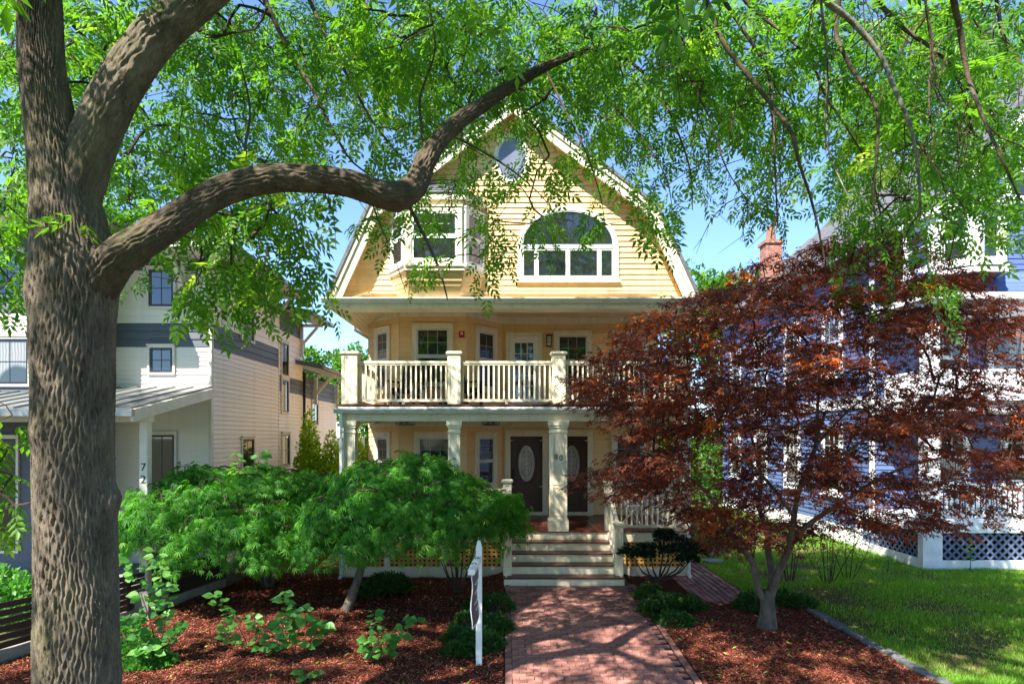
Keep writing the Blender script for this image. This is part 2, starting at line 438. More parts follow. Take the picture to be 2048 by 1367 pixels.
def railing(parent, fr, L, zf, h=.93, gap=.113, clear=.1, m=M['cream'], name='railing', bal=.036, foot=True):
    """balustrade: rails and one mesh per baluster, from u=0 to L along the frame"""
    r = MB().lbox(fr, 0, L, -.045, .045, zf + h - .05, zf + h).lbox(fr, 0, L, -.03, .03, zf + h - .09, zf + h - .0505)
    br = MB().lbox(fr, 0, L, -.035, .035, zf + clear - .04, zf + clear + .02)
    if foot and L > 1.6:
        for k in range(1, int(L // 1.1) + 1): br.lbox(fr, k * L / (int(L // 1.1) + 1) - .03, k * L / (int(L // 1.1) + 1) + .03, -.03, .03, zf + .002, zf + clear - .041)
    r = r.build(name, m, parent)
    br.build('bottom_rail', m, r)
    n = max(2, round(L / gap)); hb = h - .09 - clear - .02
    me = MB().box(-bal / 2, bal / 2, -bal / 2, bal / 2, 0, hb).mesh('baluster', m)
    for k in range(n): link('baluster', me, r, fr.mat((k + .5) * L / n, 0, zf + clear + .02))
    return r

def post(parent, x, y, w, z0, z1, m=M['cream'], name='post', cap=True):
    """square panelled post with a cap"""
    o = MB().box(x - w / 2, x + w / 2, y - w / 2, y + w / 2, z0, z1).build(name, m, parent)
    b = .045
    f = MB()
    for dx, dy in ((0, -1), (1, 0), (-1, 0), (0, 1)):
        fr = Fr((x + dx * w / 2, y + dy * w / 2, 0), (-dy, dx))
        f.ring(fr, rect(-w / 2 + b, w / 2 - b, z0 + .12, z1 - b), rect(-w / 2 - .001, w / 2 + .001, z0 + .01, z1 - .01), 0, .012)
    f.build('panel_moulding', m, o)
    if cap:
        c = MB().box(x - w / 2 - .02, x + w / 2 + .02, y - w / 2 - .02, y + w / 2 + .02, z1, z1 + .03)
        c.cham(x - w / 2 - .045, x + w / 2 + .045, y - w / 2 - .045, y + w / 2 + .045, z1 + .031, z1 + .085, .02)
        c.build('post_cap', m, o)
    return o

def column(parent, x, y, w, z0, z1, m=M['cream'], panel=True):
    o = MB().box(x - w / 2, x + w / 2, y - w / 2, y + w / 2, z0, z1).build('column', m, parent)
    def cuff(name, zz):
        mb = MB()
        for a, b, e in zz: mb.cham(x - w / 2 - e, x + w / 2 + e, y - w / 2 - e, y + w / 2 + e, a, b, .006)
        mb.build(name, m, o)
    cuff('base', [(z0 + .002, z0 + .25, .035), (z0 + .251, z0 + .28, .018)])
    cuff('capital', [(z1 - .26, z1 - .22, .02), (z1 - .14, z1 - .09, .025), (z1 - .089, z1 - .002, .045)])
    f = MB(); b = w * .2
    for dx, dy in ((0, -1), (1, 0), (-1, 0)):
        fr = Fr((x + dx * w / 2, y + dy * w / 2, 0), (-dy, dx))
        for p, q in ((z0 + .36, z0 + .95), (z0 + 1.05, z1 - .32)):
            f.ring(fr, rect(-w / 2 + b, w / 2 - b, p, q), rect(-w / 2 + b - .02, w / 2 - b + .02, p - .02, q + .02), 0, .01)
    f.build('panel_moulding', m, o)
    return o

def gutter(parent, x0, x1, y, z, m=M['gutter'], name='gutter', h=.11, w=.13):
    """front gutter with an ogee-like profile running along x; y is its back"""
    pr = [(0, 0), (-w * .45, 0), (-w * .62, h * .25), (-w * .68, h * .5), (-w * .95, h * .72), (-w, h), (-w + .015, h), (-w + .02, h * .86), (-.01, h * .86), (0, h)]
    mb = MB(); n = len(pr)
    for x in (x0, x1): mb.v += [(x, y + a, z + b) for a, b in pr]
    for k in range(n): mb.f.append((k, (k + 1) % n, n + (k + 1) % n, n + k))
    mb.f += [tuple(range(n - 1, -1, -1)), tuple(range(n, 2 * n))]
    return mb.build(name, m, parent)

def arc_pts(cx, cz, rx, rz, a0, a1, n): return [(cx + rx * math.cos(a0 + (a1 - a0) * k / n), cz + rz * math.sin(a0 + (a1 - a0) * k / n)) for k in range(n + 1)]

# ================================================================== the yellow house
YH = thing('yellow_house', 'yellow clapboard three-storey house with gambrel gable and two stacked porches', 'house', (.2, 17, 0))
PF, DK, YW, YP = .9, 3.71, 17.0, 14.2       # porch floor, balcony deck, wall plane, porch front
CX = .17
foot = [(-3.6, YW), (-2.65, 16.0), (-.96, 16.0), (-.07, YW), (4.06, YW), (4.06, 27), (-3.6, 27)]
# core of the building (side and rear walls)
MB().poly([(4.06, YW + .09, 0), (4.06, 27, 0), (4.06, 27, 6.2), (4.06, YW + .09, 6.2)]).poly([(-3.6, 27, 0), (-3.6, YW + .09, 0), (-3.6, YW + .09, 6.2), (-3.6, 27, 6.2)]) \
    .poly([(4.06, 27, 0), (-3.6, 27, 0), (-3.6, 27, 6.2), (4.06, 27, 6.2)]).build('side_wall', M['clap'], YH)
seg = [(foot[k], foot[k + 1]) for k in range(4)]
frs = []
for (a, b) in seg:
    L = math.hypot(b[0] - a[0], b[1] - a[1]); fr = Fr((a[0], a[1], 0), (b[0] - a[0], b[1] - a[1])); frs.append((fr, L))
    clap_wall(YH, fr, L, PF + .02, 3.24, .125, M['clap'])
    clap_wall(YH, fr, L, DK + .03, 5.98, .125, M['clap'])
    MB().lbox(fr, -.01, L + .01, 0, .035, 5.981, 6.159).lbox(fr, -.01, L + .01, 0, .05, 6.10, 6.158).build('frieze_board', M['cream'], YH)
    MB().lbox(fr, -.01, L + .01, 0, .035, 3.241, 3.389).build('frieze_board', M['cream'], YH)
    mb = MB()
for (x, y) in foot[1:4]:        # corner boards of the bay are mitred thin strips
    MB().cham(x - .012, x + .012, y - .03, y + .005, PF, 3.24, .004).cham(x - .012, x + .012, y - .03, y + .005, DK, 5.98, .004).build('corner_strip', M['clap'], YH)

f0, f1, f2, f3 = [f for f, _ in frs]
L0, L1, L2, L3 = [l for _, l in frs]
# second floor openings
window(YH, f0, L0 * .5 - .36, L0 * .5 + .36, 4.12, 5.78, grid=(2, 3), glass=M['glass_curtain'])
window(YH, f1, .33, 1.36, 4.20, 5.79, grid=(3, 2))
window(YH, f2, L2 * .5 - .4, L2 * .5 + .4, 4.14, 5.78, grid=(2, 2))
window(YH, f3, 1.36, 2.36, 4.20, 5.78, grid=(3, 2))
window(YH, f3, 2.95, 3.85, 4.20, 5.78, grid=(3, 2), glass=M['glass_curtain'])
# first floor openings
window(YH, f0, L0 * .5 - .36, L0 * .5 + .36, 1.65, 3.08, grid=(2, 2))
window(YH, f1, .38, 1.44, 1.65, 3.08, grid=(3, 2), glass=M['glass_curtain'])
window(YH, f2, L2 * .5 - .4, L2 * .5 + .4, 1.65, 3.08, grid=(2, 3))
window(YH, f3, 2.9, 3.8, 1.65, 3.08, grid=(3, 2))

def balcony_door(fr, u0, u1, z0, z1):
    fr = Fr(fr.pt(0, .016, 0), fr.u[:2])
    d = MB().ring(fr, rect(u0 + .11, u1 - .11, z0 + .02, z1 - .12), rect(u0, u1, z0, z1), 0, .045).build('door', M['cream'], YH, label='white glazed balcony door')
    a, b, c, e = u0 + .11, u1 - .11, z0 + .02, z1 - .12
    MB().ring(fr, rect(a + .13, b - .13, c + .28, e - .16), rect(a, b, c, e), 0, .03).build('door_leaf', M['white'], d)
    MB().lbox(fr, a + .13, b - .13, 0, .022, c + .28, e - .16).build('pane', M['glass'], d)
    g = MB()
    for i in range(1, 3): x = a + .13 + (b - a - .26) * i / 3; g.lbox(fr, x - .011, x + .011, 0, .028, c + .28, e - .16)
    for i in range(1, 5): z = c + .28 + (e - c - .44) * i / 5; g.lbox(fr, a + .13, b - .13, 0, .029, z - .011, z + .011)
    g.build('muntin_grid', M['white'], d)
    MB().tube([fr.pt(b - .06, .03, z0 + 1.0), fr.pt(b - .06, .08, z0 + 1.0), fr.pt(b - .15, .08, z0 + 1.0)], .012).build('handle', M['brass'], d, True)
balcony_door(f3, .09, 1.06, DK + .03, 5.75)

def entry_door(u0, u1, side):
    """dark panelled door with an oval leaded light; u0..u1 is the leaf"""
    fr = Fr(f3.pt(0, .016, 0), f3.u[:2]); z0, z1 = PF + .1, 3.0
    c = MB().ring(fr, rect(u0, u1, z0, z1), rect(u0 - .14, u1 + .14, z0 - .09, z1 + .14), 0, .05).lbox(fr, u0 - .17, u1 + .17, 0, .075, z1 + .141, z1 + .175).build('door', M['cream'], YH, label='dark panelled entry door with oval leaded glass')
    uc = (u0 + u1) / 2; rx, rz, zc = .215, .475, z1 - .72
    ov = arc_pts(uc, zc, rx, rz, 0, 2 * math.pi, 40)[:-1]
    ov2 = arc_pts(uc, zc, rx + .035, rz + .035, 0, 2 * math.pi, 40)[:-1]
    bx = []
    for k in range(40):
        w = 2 * math.pi * k / 40; cx_, sx = math.cos(w), math.sin(w); t = min((u1 - uc) / abs(cx_) if abs(cx_) > 1e-6 else 9, (.62) / abs(sx) if abs(sx) > 1e-6 else 9)
        bx.append((uc + cx_ * t, zc + sx * t))
    leaf = MB().ring(fr, ov, bx, 0, .02).lbox(fr, u0, u1, 0, .02, z0, zc - .621).lbox(fr, u0, u1, 0, .02, zc + .621, z1).build('door_leaf', M['door'], c)
    MB().ring(fr, ov, ov2, .02, .042).build('oval_moulding', M['door'], c)
    MB().ring(fr, rect(u0 + .16, u1 - .16, z0 + .24, z0 + .50), rect(u0 + .12, u1 - .12, z0 + .20, z0 + .54), .0201, .04).ring(fr, rect(u0 + .13, u1 - .13, z0 + .68, z1 - .17), rect(u0 + .1, u1 - .1, z0 + .65, z1 - .14), .0201, .036).lbox(fr, u0 + .03, u1 - .03, .0201, .05, z0 + .005, z0 + .09).build('panel_moulding', M['door'], c)
    MB().prism(fr, ov, 0, .014).build('pane', M['glass_frost'], c)
    cm = MB()
    for s in (-1, 1):
        for q in (.3, .62): cm.tube([fr.pt(uc + s * rx * q * math.cos(t * 1.2), .018, zc + rz * .93 * math.sin(t * 1.25) * (1 if q < .5 else .8)) for t in np.linspace(-1.1, 1.1, 14)], .005, 4)
        for zz in (-.24, 0, .24): cm.tube([fr.pt(uc + s * rx * .55 * math.sin(t), .018, zc + zz + .07 * math.cos(t)) for t in np.linspace(0, math.pi, 9)], .004, 4)
    cm.build('leading', M['black'], c)
    h = u0 + .06 if side < 0 else u1 - .06
    MB().lbox(fr, h - .025, h + .025, .02, .035, z0 + .86, z0 + 1.12).tube([fr.pt(h, .03, z0 + .93), fr.pt(h, .09, z0 + .93), fr.pt(h + .09 * -side * -1 * -1, .09, z0 + .93)], .011).tube([fr.pt(h, .03, z0 + 1.07), fr.pt(h, .06, z0 + 1.07)], .022, 10).build('handle', M['black'], c, True)
entry_door(.215, 1.065, -1)
entry_door(1.41, 2.26, 1)

# porch floor, one board at a time, laid front to back
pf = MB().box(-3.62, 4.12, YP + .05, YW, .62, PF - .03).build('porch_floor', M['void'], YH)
nb = 55; bw = (4.14 + 3.64) / nb
me = MB().box(0, bw - .005, YP - .03, YW - .02, PF - .028, PF).mesh('floor_board', M['deck'])
for k in range(nb): link('floor_board', me, pf, Matrix.Translation((-3.64 + k * bw, 0, 0)))
# porch skirt
MB().box(-3.6, 0.0, YP, YP + .04, .66, PF - .03).box(2.38, 4.1, YP, YP + .04, .66, PF - .03).box(-3.6, 0.0, YP - .012, YP, .66, .70).build('porch_fascia', M['cream'], YH)
MB().box(-3.6, -.02, YP, YP + .04, -.3, .10).box(2.4, 4.1, YP, YP + .04, -.3, .10).build('skirt_board', M['cream'], YH)
MB().box(-3.6, 4.1, YP + .35, YP + .4, -.3, .66).build('crawl_space_shade_sheet', M['void'], YH)  # dark sheet standing in for the shade behind the lattice
for x0, x1 in ((4.061, 4.1), (-3.6, -3.561)): MB().box(x0, x1, YP + .041, YW, -.3, PF - .031).build('porch_side_skirt', M['cream'], YH)
for x in (-3.55, -2.62, -1.37, -.03, 2.43, 4.04):
    MB().box(x - .06, x + .06, YP + .001, YP + .05, .1002, .6598).build('skirt_post', M['cream'], YH)
def square_lattice(x0, x1, z0, z1):
    p = MB().box(x0, x1, YP + .034, YP + .04, z0 - .02, z0).box(x0, x1, YP + .034, YP + .04, z1, z1 + .02).build('lattice_panel', M['lattice'], YH)
    sp, w = .1, .052
    n = max(2, round((x1 - x0) / sp)); s = (x1 - x0) / n
    me = MB().box(-w / 2, w / 2, YP + .032, YP + .041, z0, z1).mesh('lattice_slat', M['lattice'])
    for k in range(n + 1): link('lattice_slat', me, p, Matrix.Translation((x0 + k * s, 0, 0)))
    m_ = round((z1 - z0) / sp); s = (z1 - z0) / m_
    me = MB().box(x0, x1, YP + .023, YP + .0315, -w / 2, w / 2).mesh('lattice_slat', M['lattice'])
    for k in range(m_ + 1): link('lattice_slat', me, p, Matrix.Translation((0, 0, z0 + k * s)))
for a, b in ((-3.49, -2.68), (-2.56, -1.43), (-1.31, -.09), (2.49, 3.98)): square_lattice(a, b, .1, .66)

# steps
st = MB().box(.0, .05, 12.9, YP, -.25, .17).box(2.33, 2.38, 12.9, YP, -.25, .17).build('stairs', M['cream'], YH)
tr = (YP - 12.86) / 4; hz = [(-.02 + .184 * (k + 1)) for k in range(4)]
for k in range(5):
    y = 12.86 + k * tr; z0 = -.25 if k == 0 else hz[k - 1]; z1 = (hz[k] if k < 4 else PF) - .032
    x0, x1 = (-.02, 2.40) if k == 0 else (.105, 2.27)
    MB().box(x0, x1, y, y + .025, z0, z1).build('riser', M['cream'], st)
for k in range(4):
    y = 12.86 + k * tr
    x0, x1 = (-.035, 2.415) if k == 0 else (.105, 2.27)
    MB().cham(x0, x1, y - .028, y + tr * .52, hz[k] - .031, hz[k], .006).box(x0, x1, y + tr * .52 + .006, y + tr, hz[k] - .031, hz[k]).build('tread', M['tread'], st)
# closed stringers carrying the balusters
for x in (.05, 2.325):
    MB().hexa([(x - .055, 13.18, .165), (x + .055, 13.18, .165), (x + .055, YP, .165), (x - .055, YP, .165), (x - .055, 13.18, .34), (x + .055, 13.18, .34), (x + .055, YP, .9), (x - .055, YP, .9)]).build('stringer', M['cream'], st)
    post(YH, x, 13.1, .15, .166, 1.16, name='newel_post')
    post(YH, x, YP + .1, .17, PF, 1.95 if x < 1 else 1.9, name='newel_post')
    r = MB().bar((x, 13.17, 1.12), (x, YP + .02, 1.74), .085, .055).bar((x, 13.17, .44), (x, YP + .02, 1.02), .06, .045).build('handrail', M['cream'], YH)
    for k in range(7):
        t = (k + .5) / 7; y = 13.17 + t * (YP - 13.15); MB().box(x - .018, x + .018, y - .018, y + .018, .46 + t * .58, 1.10 + t * .62).build('baluster', M['cream'], r)

# columns, lower beam, gutter, balcony deck
cols = [(-3.47, .26), (-1.13, .26), (1.19, .37), (3.95, .26)]
BB = 3.335
cobj = [column(YH, x, YP + .16, w, PF, BB) for x, w in cols]
MB().box(-3.62, 4.1, YP + .02, YP + .3, BB, 3.50).box(-3.62, -3.34, YP + .3, YW, BB, 3.50).box(3.82, 4.1, YP + .3, YW, BB, 3.50).build('porch_beam', M['cream'], YH)
MB().box(-3.33, 3.81, YP + .301, YW - .01, 3.39, 3.44).build('porch_ceiling', M['ceil'], YH)
gutter(YH, -3.78, 4.24, YP - .02, 3.505)
MB().box(-3.7, 4.16, YP - .02, YP + .3, 3.50, 3.655).build('deck_fascia', M['gutter'], YH)
MB().box(-3.66, 4.12, YP + .31, YW, 3.45, 3.66).build('balcony_core', M['cream'], YH)
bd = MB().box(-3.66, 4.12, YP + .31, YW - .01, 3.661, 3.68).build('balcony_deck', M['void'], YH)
me = MB().box(-3.72, 4.18, 0, .14, 3.681, DK).mesh('deck_board', M['deck'])
for k in range(19): link('deck_board', me, bd, Matrix.Translation((0, YP - .03 + k * .147, 0)))
for x, w in ((-3.45, .33), (-1.13, .27), (1.2, .28), (3.92, .33)): post(YH, x, YP + .16, w, DK, 4.80)
for a, b in ((-3.285, -1.265), (-.995, 1.06), (1.34, 3.755)): railing(YH, Fr((a, YP + .14, 0)), b - a, DK, .97)
railing(YH, Fr((-3.45, YW - .02, 0), (0, -1)), 2.48, DK, .97)
railing(YH, Fr((3.92, YP + .33, 0), (0, 1)), 2.48, DK, .97)
# lower porch railings
for a, b in ((-3.34, -1.26), (-1.0, -.05), (2.43, 3.82)): railing(YH, Fr((a, YP + .12, 0)), b - a, PF, .93)
railing(YH, Fr((3.95, YP + .3, 0), (0, 1)), 2.6, PF, .93)
railing(YH, Fr((-3.47, YW - .02, 0), (0, -1)), 2.5, PF, .93)

# upper beam and ceiling with beadboard
MB().box(-3.5, 3.9, YP, YP + .3, 5.80, 5.93).build('upper_beam', M['cream'], YH)
uc = MB().box(-3.0, 3.4, YP + .02, YW + .02, 6.175, 6.2).build('balcony_ceiling', M['ceil'], YH)
nbb = 64; w = 6.4 / nbb
me = MB().box(0, w - .007, YP + .301, YW, 6.16, 6.174).mesh('bead_board', M['ceil'])
for k in range(nbb): link('bead_board', me, uc, Matrix.Translation((-3.0 + k * w, 0, 0)))
MB().box(-3.0, 3.4, YP + .3001, YP + .306, 5.93, 6.16).build('beam_back', M['cream'], YH)
for s, xe, xi in ((-1, -3.92, -3.001), (1, 4.26, 3.401)):
    mb = MB(); q = [(xe, 13.98, 5.85), (xe, 27, 5.85), (xi, 27, 6.16), (xi, 13.98, 6.16)]
    n_ = 9
    so = mb.poly(q if s > 0 else q[::-1]).build('soffit', M['ceil'], YH)
    for k in range(n_):
        t0, t1 = k / n_ + .004, (k + 1) / n_ - .004
        a0, a1 = xe + (xi - xe) * t0, xe + (xi - xe) * t1; b0, b1 = 5.85 + .31 * t0, 5.85 + .31 * t1
        MB().hexa([(a0, 14.0, b0 - .012), (a1, 14.0, b1 - .012), (a1, 27, b1 - .012), (a0, 27, b0 - .012), (a0, 14.0, b0 - .001), (a1, 14.0, b1 - .001), (a1, 27, b1 - .001), (a0, 27, b0 - .001)]).build('soffit_board', M['ceil'], so)
MB().box(-3.92, 4.26, 13.97, YP, 5.80, 5.905).build('eave_fascia', M['cream'], YH)
gutter(YH, -3.99, 4.33, 13.968, 5.90)
MB().box(-3.9, 4.24, 13.99, 14.31, 5.906, 6.0).build('eave_shelf', M['cream'], YH)

# gable wall and its clapboards
gp = [(CX - 3.82, 6.0), (CX - 3.0, 7.92), (CX, 10.2), (CX + 3.0, 7.92), (CX + 3.82, 6.0)]
def gable_half(z): return 3.82 + (3.0 - 3.82) * (z - 6.0) / 1.92 if z < 7.92 else max(.02, 3.0 * (10.2 - z) / 2.28)
GF = Fr((CX, 14.3, 0))
gw = MB().prism(GF, [(u - CX, z) for u, z in (gp[0], gp[4], gp[3], gp[2], gp[1])], -.1, 0).build('gable_wall', M['clap'], YH)
e = .1235; z = 6.0
while z < 10.1:
    h0, h1 = gable_half(z), gable_half(min(z + e, 10.18))
    q = GF.pt; z1 = z + e - .001
    cuts = sorted(random.uniform(-.8, .8) * h1 for _ in range(2 if h1 > 1.6 else 1)) if h1 > .6 else []
    ends = [None] + cuts + [None]
    for i_ in range(len(ends) - 1):
        l0, l1 = (-h0, -h1) if ends[i_] is None else (ends[i_] + .0015, ends[i_] + .0015)
        r0, r1 = (h0, h1) if ends[i_ + 1] is None else (ends[i_ + 1] - .0015, ends[i_ + 1] - .0015)
        o_ = random.uniform(-.002, .002)
        MB().hexa([q(l0, .028 + o_, z), q(r0, .028 + o_, z), q(r0, 0.001, z), q(l0, 0.001, z), q(l1, .005, z1), q(r1, .005, z1), q(r1, 0.001, z1), q(l1, 0.001, z1)]).build('clapboard', M['clap'], gw)
    z += e
# rake boards and gambrel roof
def slope_board(name, a, b, off0, off1, y0, y1, m, parent=YH):
    """board following a roof slope: offsets measured square to the slope (positive = up)"""
    a = Vector((a[0], 0, a[1])); b = Vector((b[0], 0, b[1])); d = (b - a).normalized(); n = Vector((-d.z, 0, d.x))
    if n.z < 0: n = -n
    p = [a + n * off0, b + n * off0, b + n * off1, a + n * off1]
    mb = MB(); mb.hexa([(p[0].x, y0, p[0].z), (p[1].x, y0, p[1].z), (p[1].x, y1, p[1].z), (p[0].x, y1, p[0].z), (p[3].x, y0, p[3].z), (p[2].x, y0, p[2].z), (p[2].x, y1, p[2].z), (p[3].x, y1, p[3].z)])
    return mb.build(name, m, parent)
ro = [(CX - 4.0, 5.98), (CX - 3.10, 7.98), (CX, 10.34), (CX + 3.10, 7.98), (CX + 4.0, 5.98)]
for k in range(4):
    a, b = ro[k], ro[k + 1]
    if k == 2 or k == 3: a, b = b, a
    slope_board('rake_board', a, b, -.23, 0, 13.93 + (.004 if k in (0, 3) else 0), 14.0, M['cream'])
    slope_board('rake_moulding', a, b, -.07, .015, 13.89 + (.004 if k in (0, 3) else 0), 13.929, M['cream'])
    slope_board('rake_soffit', a, b, -.06, -.03, 14.001, 14.32, M['cream'])
    slope_board('roof', a, b, .016, .085, 13.86 + (.004 if k in (0, 3) else 0), 27, M['shingle'])

# oval window in the gable
oc = (-.02, 9.18)
o1, o2, o3 = [arc_pts(oc[0], oc[1], .3 + k, .46 + k, 0, 2 * math.pi, 48)[:-1] for k in (0, .035, .10)]
ov = MB().ring(GF, o2, o3, 0, .05).build('oval_window', M['cream'], YH)
MB().ring(GF, o1, o2, 0, .038).build('sash', M['sash'], ov)
MB().prism(GF, o2, 0, .03).build('pane', M['glass_pale'], ov)

# arched window
ax0, ax1, az0 = .27, 2.53, 6.46
am, ar = (ax0 + ax1) / 2, (ax1 - ax0) / 2
zs = 7.20
out = [(ax0, az0), (ax1, az0)] + arc_pts(am, zs, ar, .93, 0, math.pi, 40)
inn = [(ax0 + .1, az0 + .08), (ax1 - .1, az0 + .08)] + arc_pts(am, zs, ar - .1, .83, 0, math.pi, 40)
aw = MB().ring(Fr((0, 14.3, 0)), inn, out, 0, .06).build('arched_window', M['cream'], YH)
G0 = Fr((0, 14.3, 0))
MB().lbox(G0, ax0 - .04, ax1 + .04, 0, .09, az0 - .035, az0 + .01).build('sill', M['cream'], aw)
fm = MB()
a_in = [(ax0 + .1, zs + .04), (ax1 - .1, zs + .04)] + arc_pts(am, zs + .04, ar - .1, .79, 0, math.pi, 40)[1:-1]
a_in2 = [(ax0 + .135, zs + .07), (ax1 - .135, zs + .07)] + arc_pts(am, zs + .07, ar - .135, .73, 0, math.pi, 40)[1:-1]
fm.ring(G0, a_in2, a_in, 0, .05).lbox(G0, ax0 + .1, ax1 - .1, 0, .056, zs - .03, zs + .039)
MB().prism(G0, a_in2, 0, .032).build('pane', M['glass'], aw)
z0, z1 = az0 + .081, zs - .031
xs = [ax0 + .1, ax0 + .43, ax0 + 1.13, ax0 + 1.85, ax1 - .1]; xs[3] = ax1 - .43
for k in range(4):
    a, b = xs[k] + .02, xs[k + 1] - .02
    fm.ring(G0, rect(a + .03, b - .03, z0 + .035, z1 - .035), rect(a, b, z0, z1), 0, .044)
    fm.lbox(G0, xs[k] - .02, xs[k] + .0199, 0, .05, z0, z1)
    MB().lbox(G0, a + .03, b - .03, 0, .03, z0 + .035, z1 - .035).build('pane', M['glass'], aw)
fm.lbox(G0, xs[4] - .02, xs[4] + .001, 0, .05, z0, z1)
fm.build('sash', M['sash'], aw)

# oriel bay in the gable
OY = 13.72
op = [(-2.52, 14.3), (-2.12, OY), (-.90, OY), (-.50, 14.3)]
orl = MB().poly([(x, y, 8.06) for x, y in op][::-1]).build('oriel', M['cream'], YH)
flare = [(-2.40, 14.3), (-1.98, 13.98), (-1.02, 13.98), (-.62, 14.3)]
for k in range(3):
    a, b = op[k], op[k + 1]; fr = Fr((a[0], a[1], 0), (b[0] - a[0], b[1] - a[1])); L = math.hypot(b[0] - a[0], b[1] - a[1])
    MB().lbox(fr, 0, L, -.06, 0, 6.62, 8.05).build('oriel_wall', M['cream'], orl)
    if k == 1: window(YH, fr, .02, L - .02, 6.66, 7.9, casing=.1, grid=(2, 2), trim=M['cream'], sash=M['white'], name='window')
    else: window(YH, fr, .02, L - .02, 6.66, 7.9, casing=.08, grid=(2, 2), trim=M['white'], sash=M['white'], glass=M['glass_pale'] if k == 2 else M['glass'], name='window')
    MB().lbox(fr, -.03, L + .03, -.03, .07, 6.54, 6.619).build('oriel_sill', M['cream'], orl)
    MB().lbox(fr, -.04, L + .04, -.04, .10, 8.05, 8.17).build('oriel_cornice', M['cream'], orl)
    for j in range(5):      # clapboards curving under the bay
        t0, t1 = j / 5, (j + 1) / 5
        f_ = lambda P_, Q_, t: (P_[0] + (Q_[0] - P_[0]) * (t ** 1.6), P_[1] + (Q_[1] - P_[1]) * (t ** 1.6))
        za, zb = 6.54 - .5 * t0, 6.54 - .5 * t1
        A0, B0 = f_(op[k], flare[k], t0), f_(op[k + 1], flare[k + 1], t0); A1, B1 = f_(op[k], flare[k], t1), f_(op[k + 1], flare[k + 1], t1)
        o_ = .015 if j else 0
        nrm = fr.n
        MB().hexa([Vector((A1[0], A1[1], zb)) + nrm * .018, Vector((B1[0], B1[1], zb)) + nrm * .018, Vector((B1[0], B1[1], zb)) - nrm * .05, Vector((A1[0], A1[1], zb)) - nrm * .05,
                   Vector((A0[0], A0[1], za)) + nrm * .003, Vector((B0[0], B0[1], za)) + nrm * .003, Vector((B0[0], B0[1], za)) - nrm * .05, Vector((A0[0], A0[1], za)) - nrm * .05]).build('clapboard', M['clap'], orl)
rf = [Vector((x, y, 8.17)) for x, y in [(-2.62, 14.3), (-2.17, OY - .12), (-.85, OY - .12), (-.40, 14.3)]]
top = [Vector((-2.0, 14.3, 8.62)), Vector((-1.9, 14.22, 8.62)), Vector((-1.1, 14.22, 8.62)), Vector((-1.0, 14.3, 8.62))]
rfo = MB().poly(rf[::-1]).build('oriel_roof', M['shingle'], YH)
for k in range(3):
    for j in range(5):
        t0, t1 = j / 5, (j + 1.15) / 5
        A0, B0, A1, B1 = rf[k].lerp(top[k], t0), rf[k + 1].lerp(top[k + 1], t0), rf[k].lerp(top[k], min(t1, 1)), rf[k + 1].lerp(top[k + 1], min(t1, 1))
        nrm = (B0 - A0).cross(A1 - A0).normalized()
        MB().hexa([A0, B0, B1, A1, A0 + nrm * .022, B0 + nrm * .022, B1 + nrm * .004, A1 + nrm * .004]).build('shingle_course', M['shingle'], rfo)

# fixtures
def sconce(fr, u, z):
    s = MB().lbox(fr, u - .05, u + .05, 0, .02, z - .14, z + .14).lbox(fr, u - .075, u + .075, .02, .15, z + .12, z + .16).lbox(fr, u - .07, u + .07, .025, .145, z - .15, z - .13)
    for a in (-.066, .058):
        for d in (.03, .132): s.lbox(fr, u + a, u + a + .008, d, d + .008, z - .13, z + .12)
    for zz in (-.04, .05): s.lbox(fr, u - .07, u + .07, .138, .146, z + zz, z + zz + .01)
    s = s.build('wall_lantern', M['black'], YH)
    MB().tube([fr.pt(u, .085, z - .129), fr.pt(u, .085, z + .119)], .048, 12).build('lamp_glass', M['lamp'], s, True)
sconce(f3, 1.23, 5.52)
al = MB().lbox(f1, 1.50, 1.64, .0, .055, 5.46, 5.62).build('fire_alarm', M['red'], YH)
MB().lbox(f1, 1.54, 1.60, .055, .075, 5.53, 5.59).build('strobe_lens', M['lamp'], al)
for x in (-2.35, -.33):
    y = 15.1
    c = MB()
    for r_, z in ((.2, 3.385), (.2, 3.27)): c.box(x - .2, x + .2, y - .2, y + .2, z - .012, z)
    for a in (-.2, -.07, .06, .19):
        for b in (-.2, .19): c.box(x + a, x + a + .012, y + b, y + b + .012, 3.26, 3.38)
        c.box(x - .2, x + .2, y - .202, y - .19, 3.315, 3.325)
    c = c.build('porch_ceiling_light', M['black'], YH)
    MB().tube([(x, y, 3.275), (x, y, 3.37)], .17, 20).build('lamp_glass', M['lamp'], c, True)
put_text('house_number', '8', .17, (1.19 - .06, YP + .16 - .187, 2.49), cobj[2], M['black'])
put_text('house_number', '0', .17, (1.19 + .05, YP + .16 - .187, 2.47), cobj[2], M['black'])
# downspouts
def downspout(x, y, z0, z1):
    MB().cham(x - .035, x + .035, y - .03, y + .03, z0, z1, .012).bar((x, y, z0 + .02), (x, y - .16, z0 - .07), .07, .06).box(x - .045, x + .045, y - .036, y + .034, (z0 + z1) / 2, (z0 + z1) / 2 + .03).build('downspout', M['gutter'], YH)
downspout(4.06, YP - .07, -.05, 3.5)
downspout(-3.62, YP - .07, -.1, 3.5)
MB().tube([(-3.93, 16.6, 5.86), (-3.9, 16.65, 5.76), (-3.72, 17.1, 5.66), (-3.64, 17.2, 5.6), (-3.64, 17.2, .2)], .04, 8).build('downspout', M['gutter'], YH, True)
MB().box(1.25, 2.15, 16.3, 16.85, PF + .001, PF + .02).build('doormat', M['mat'], None, label='brown coir doormat in front of the right-hand entry door', cat='doormat')
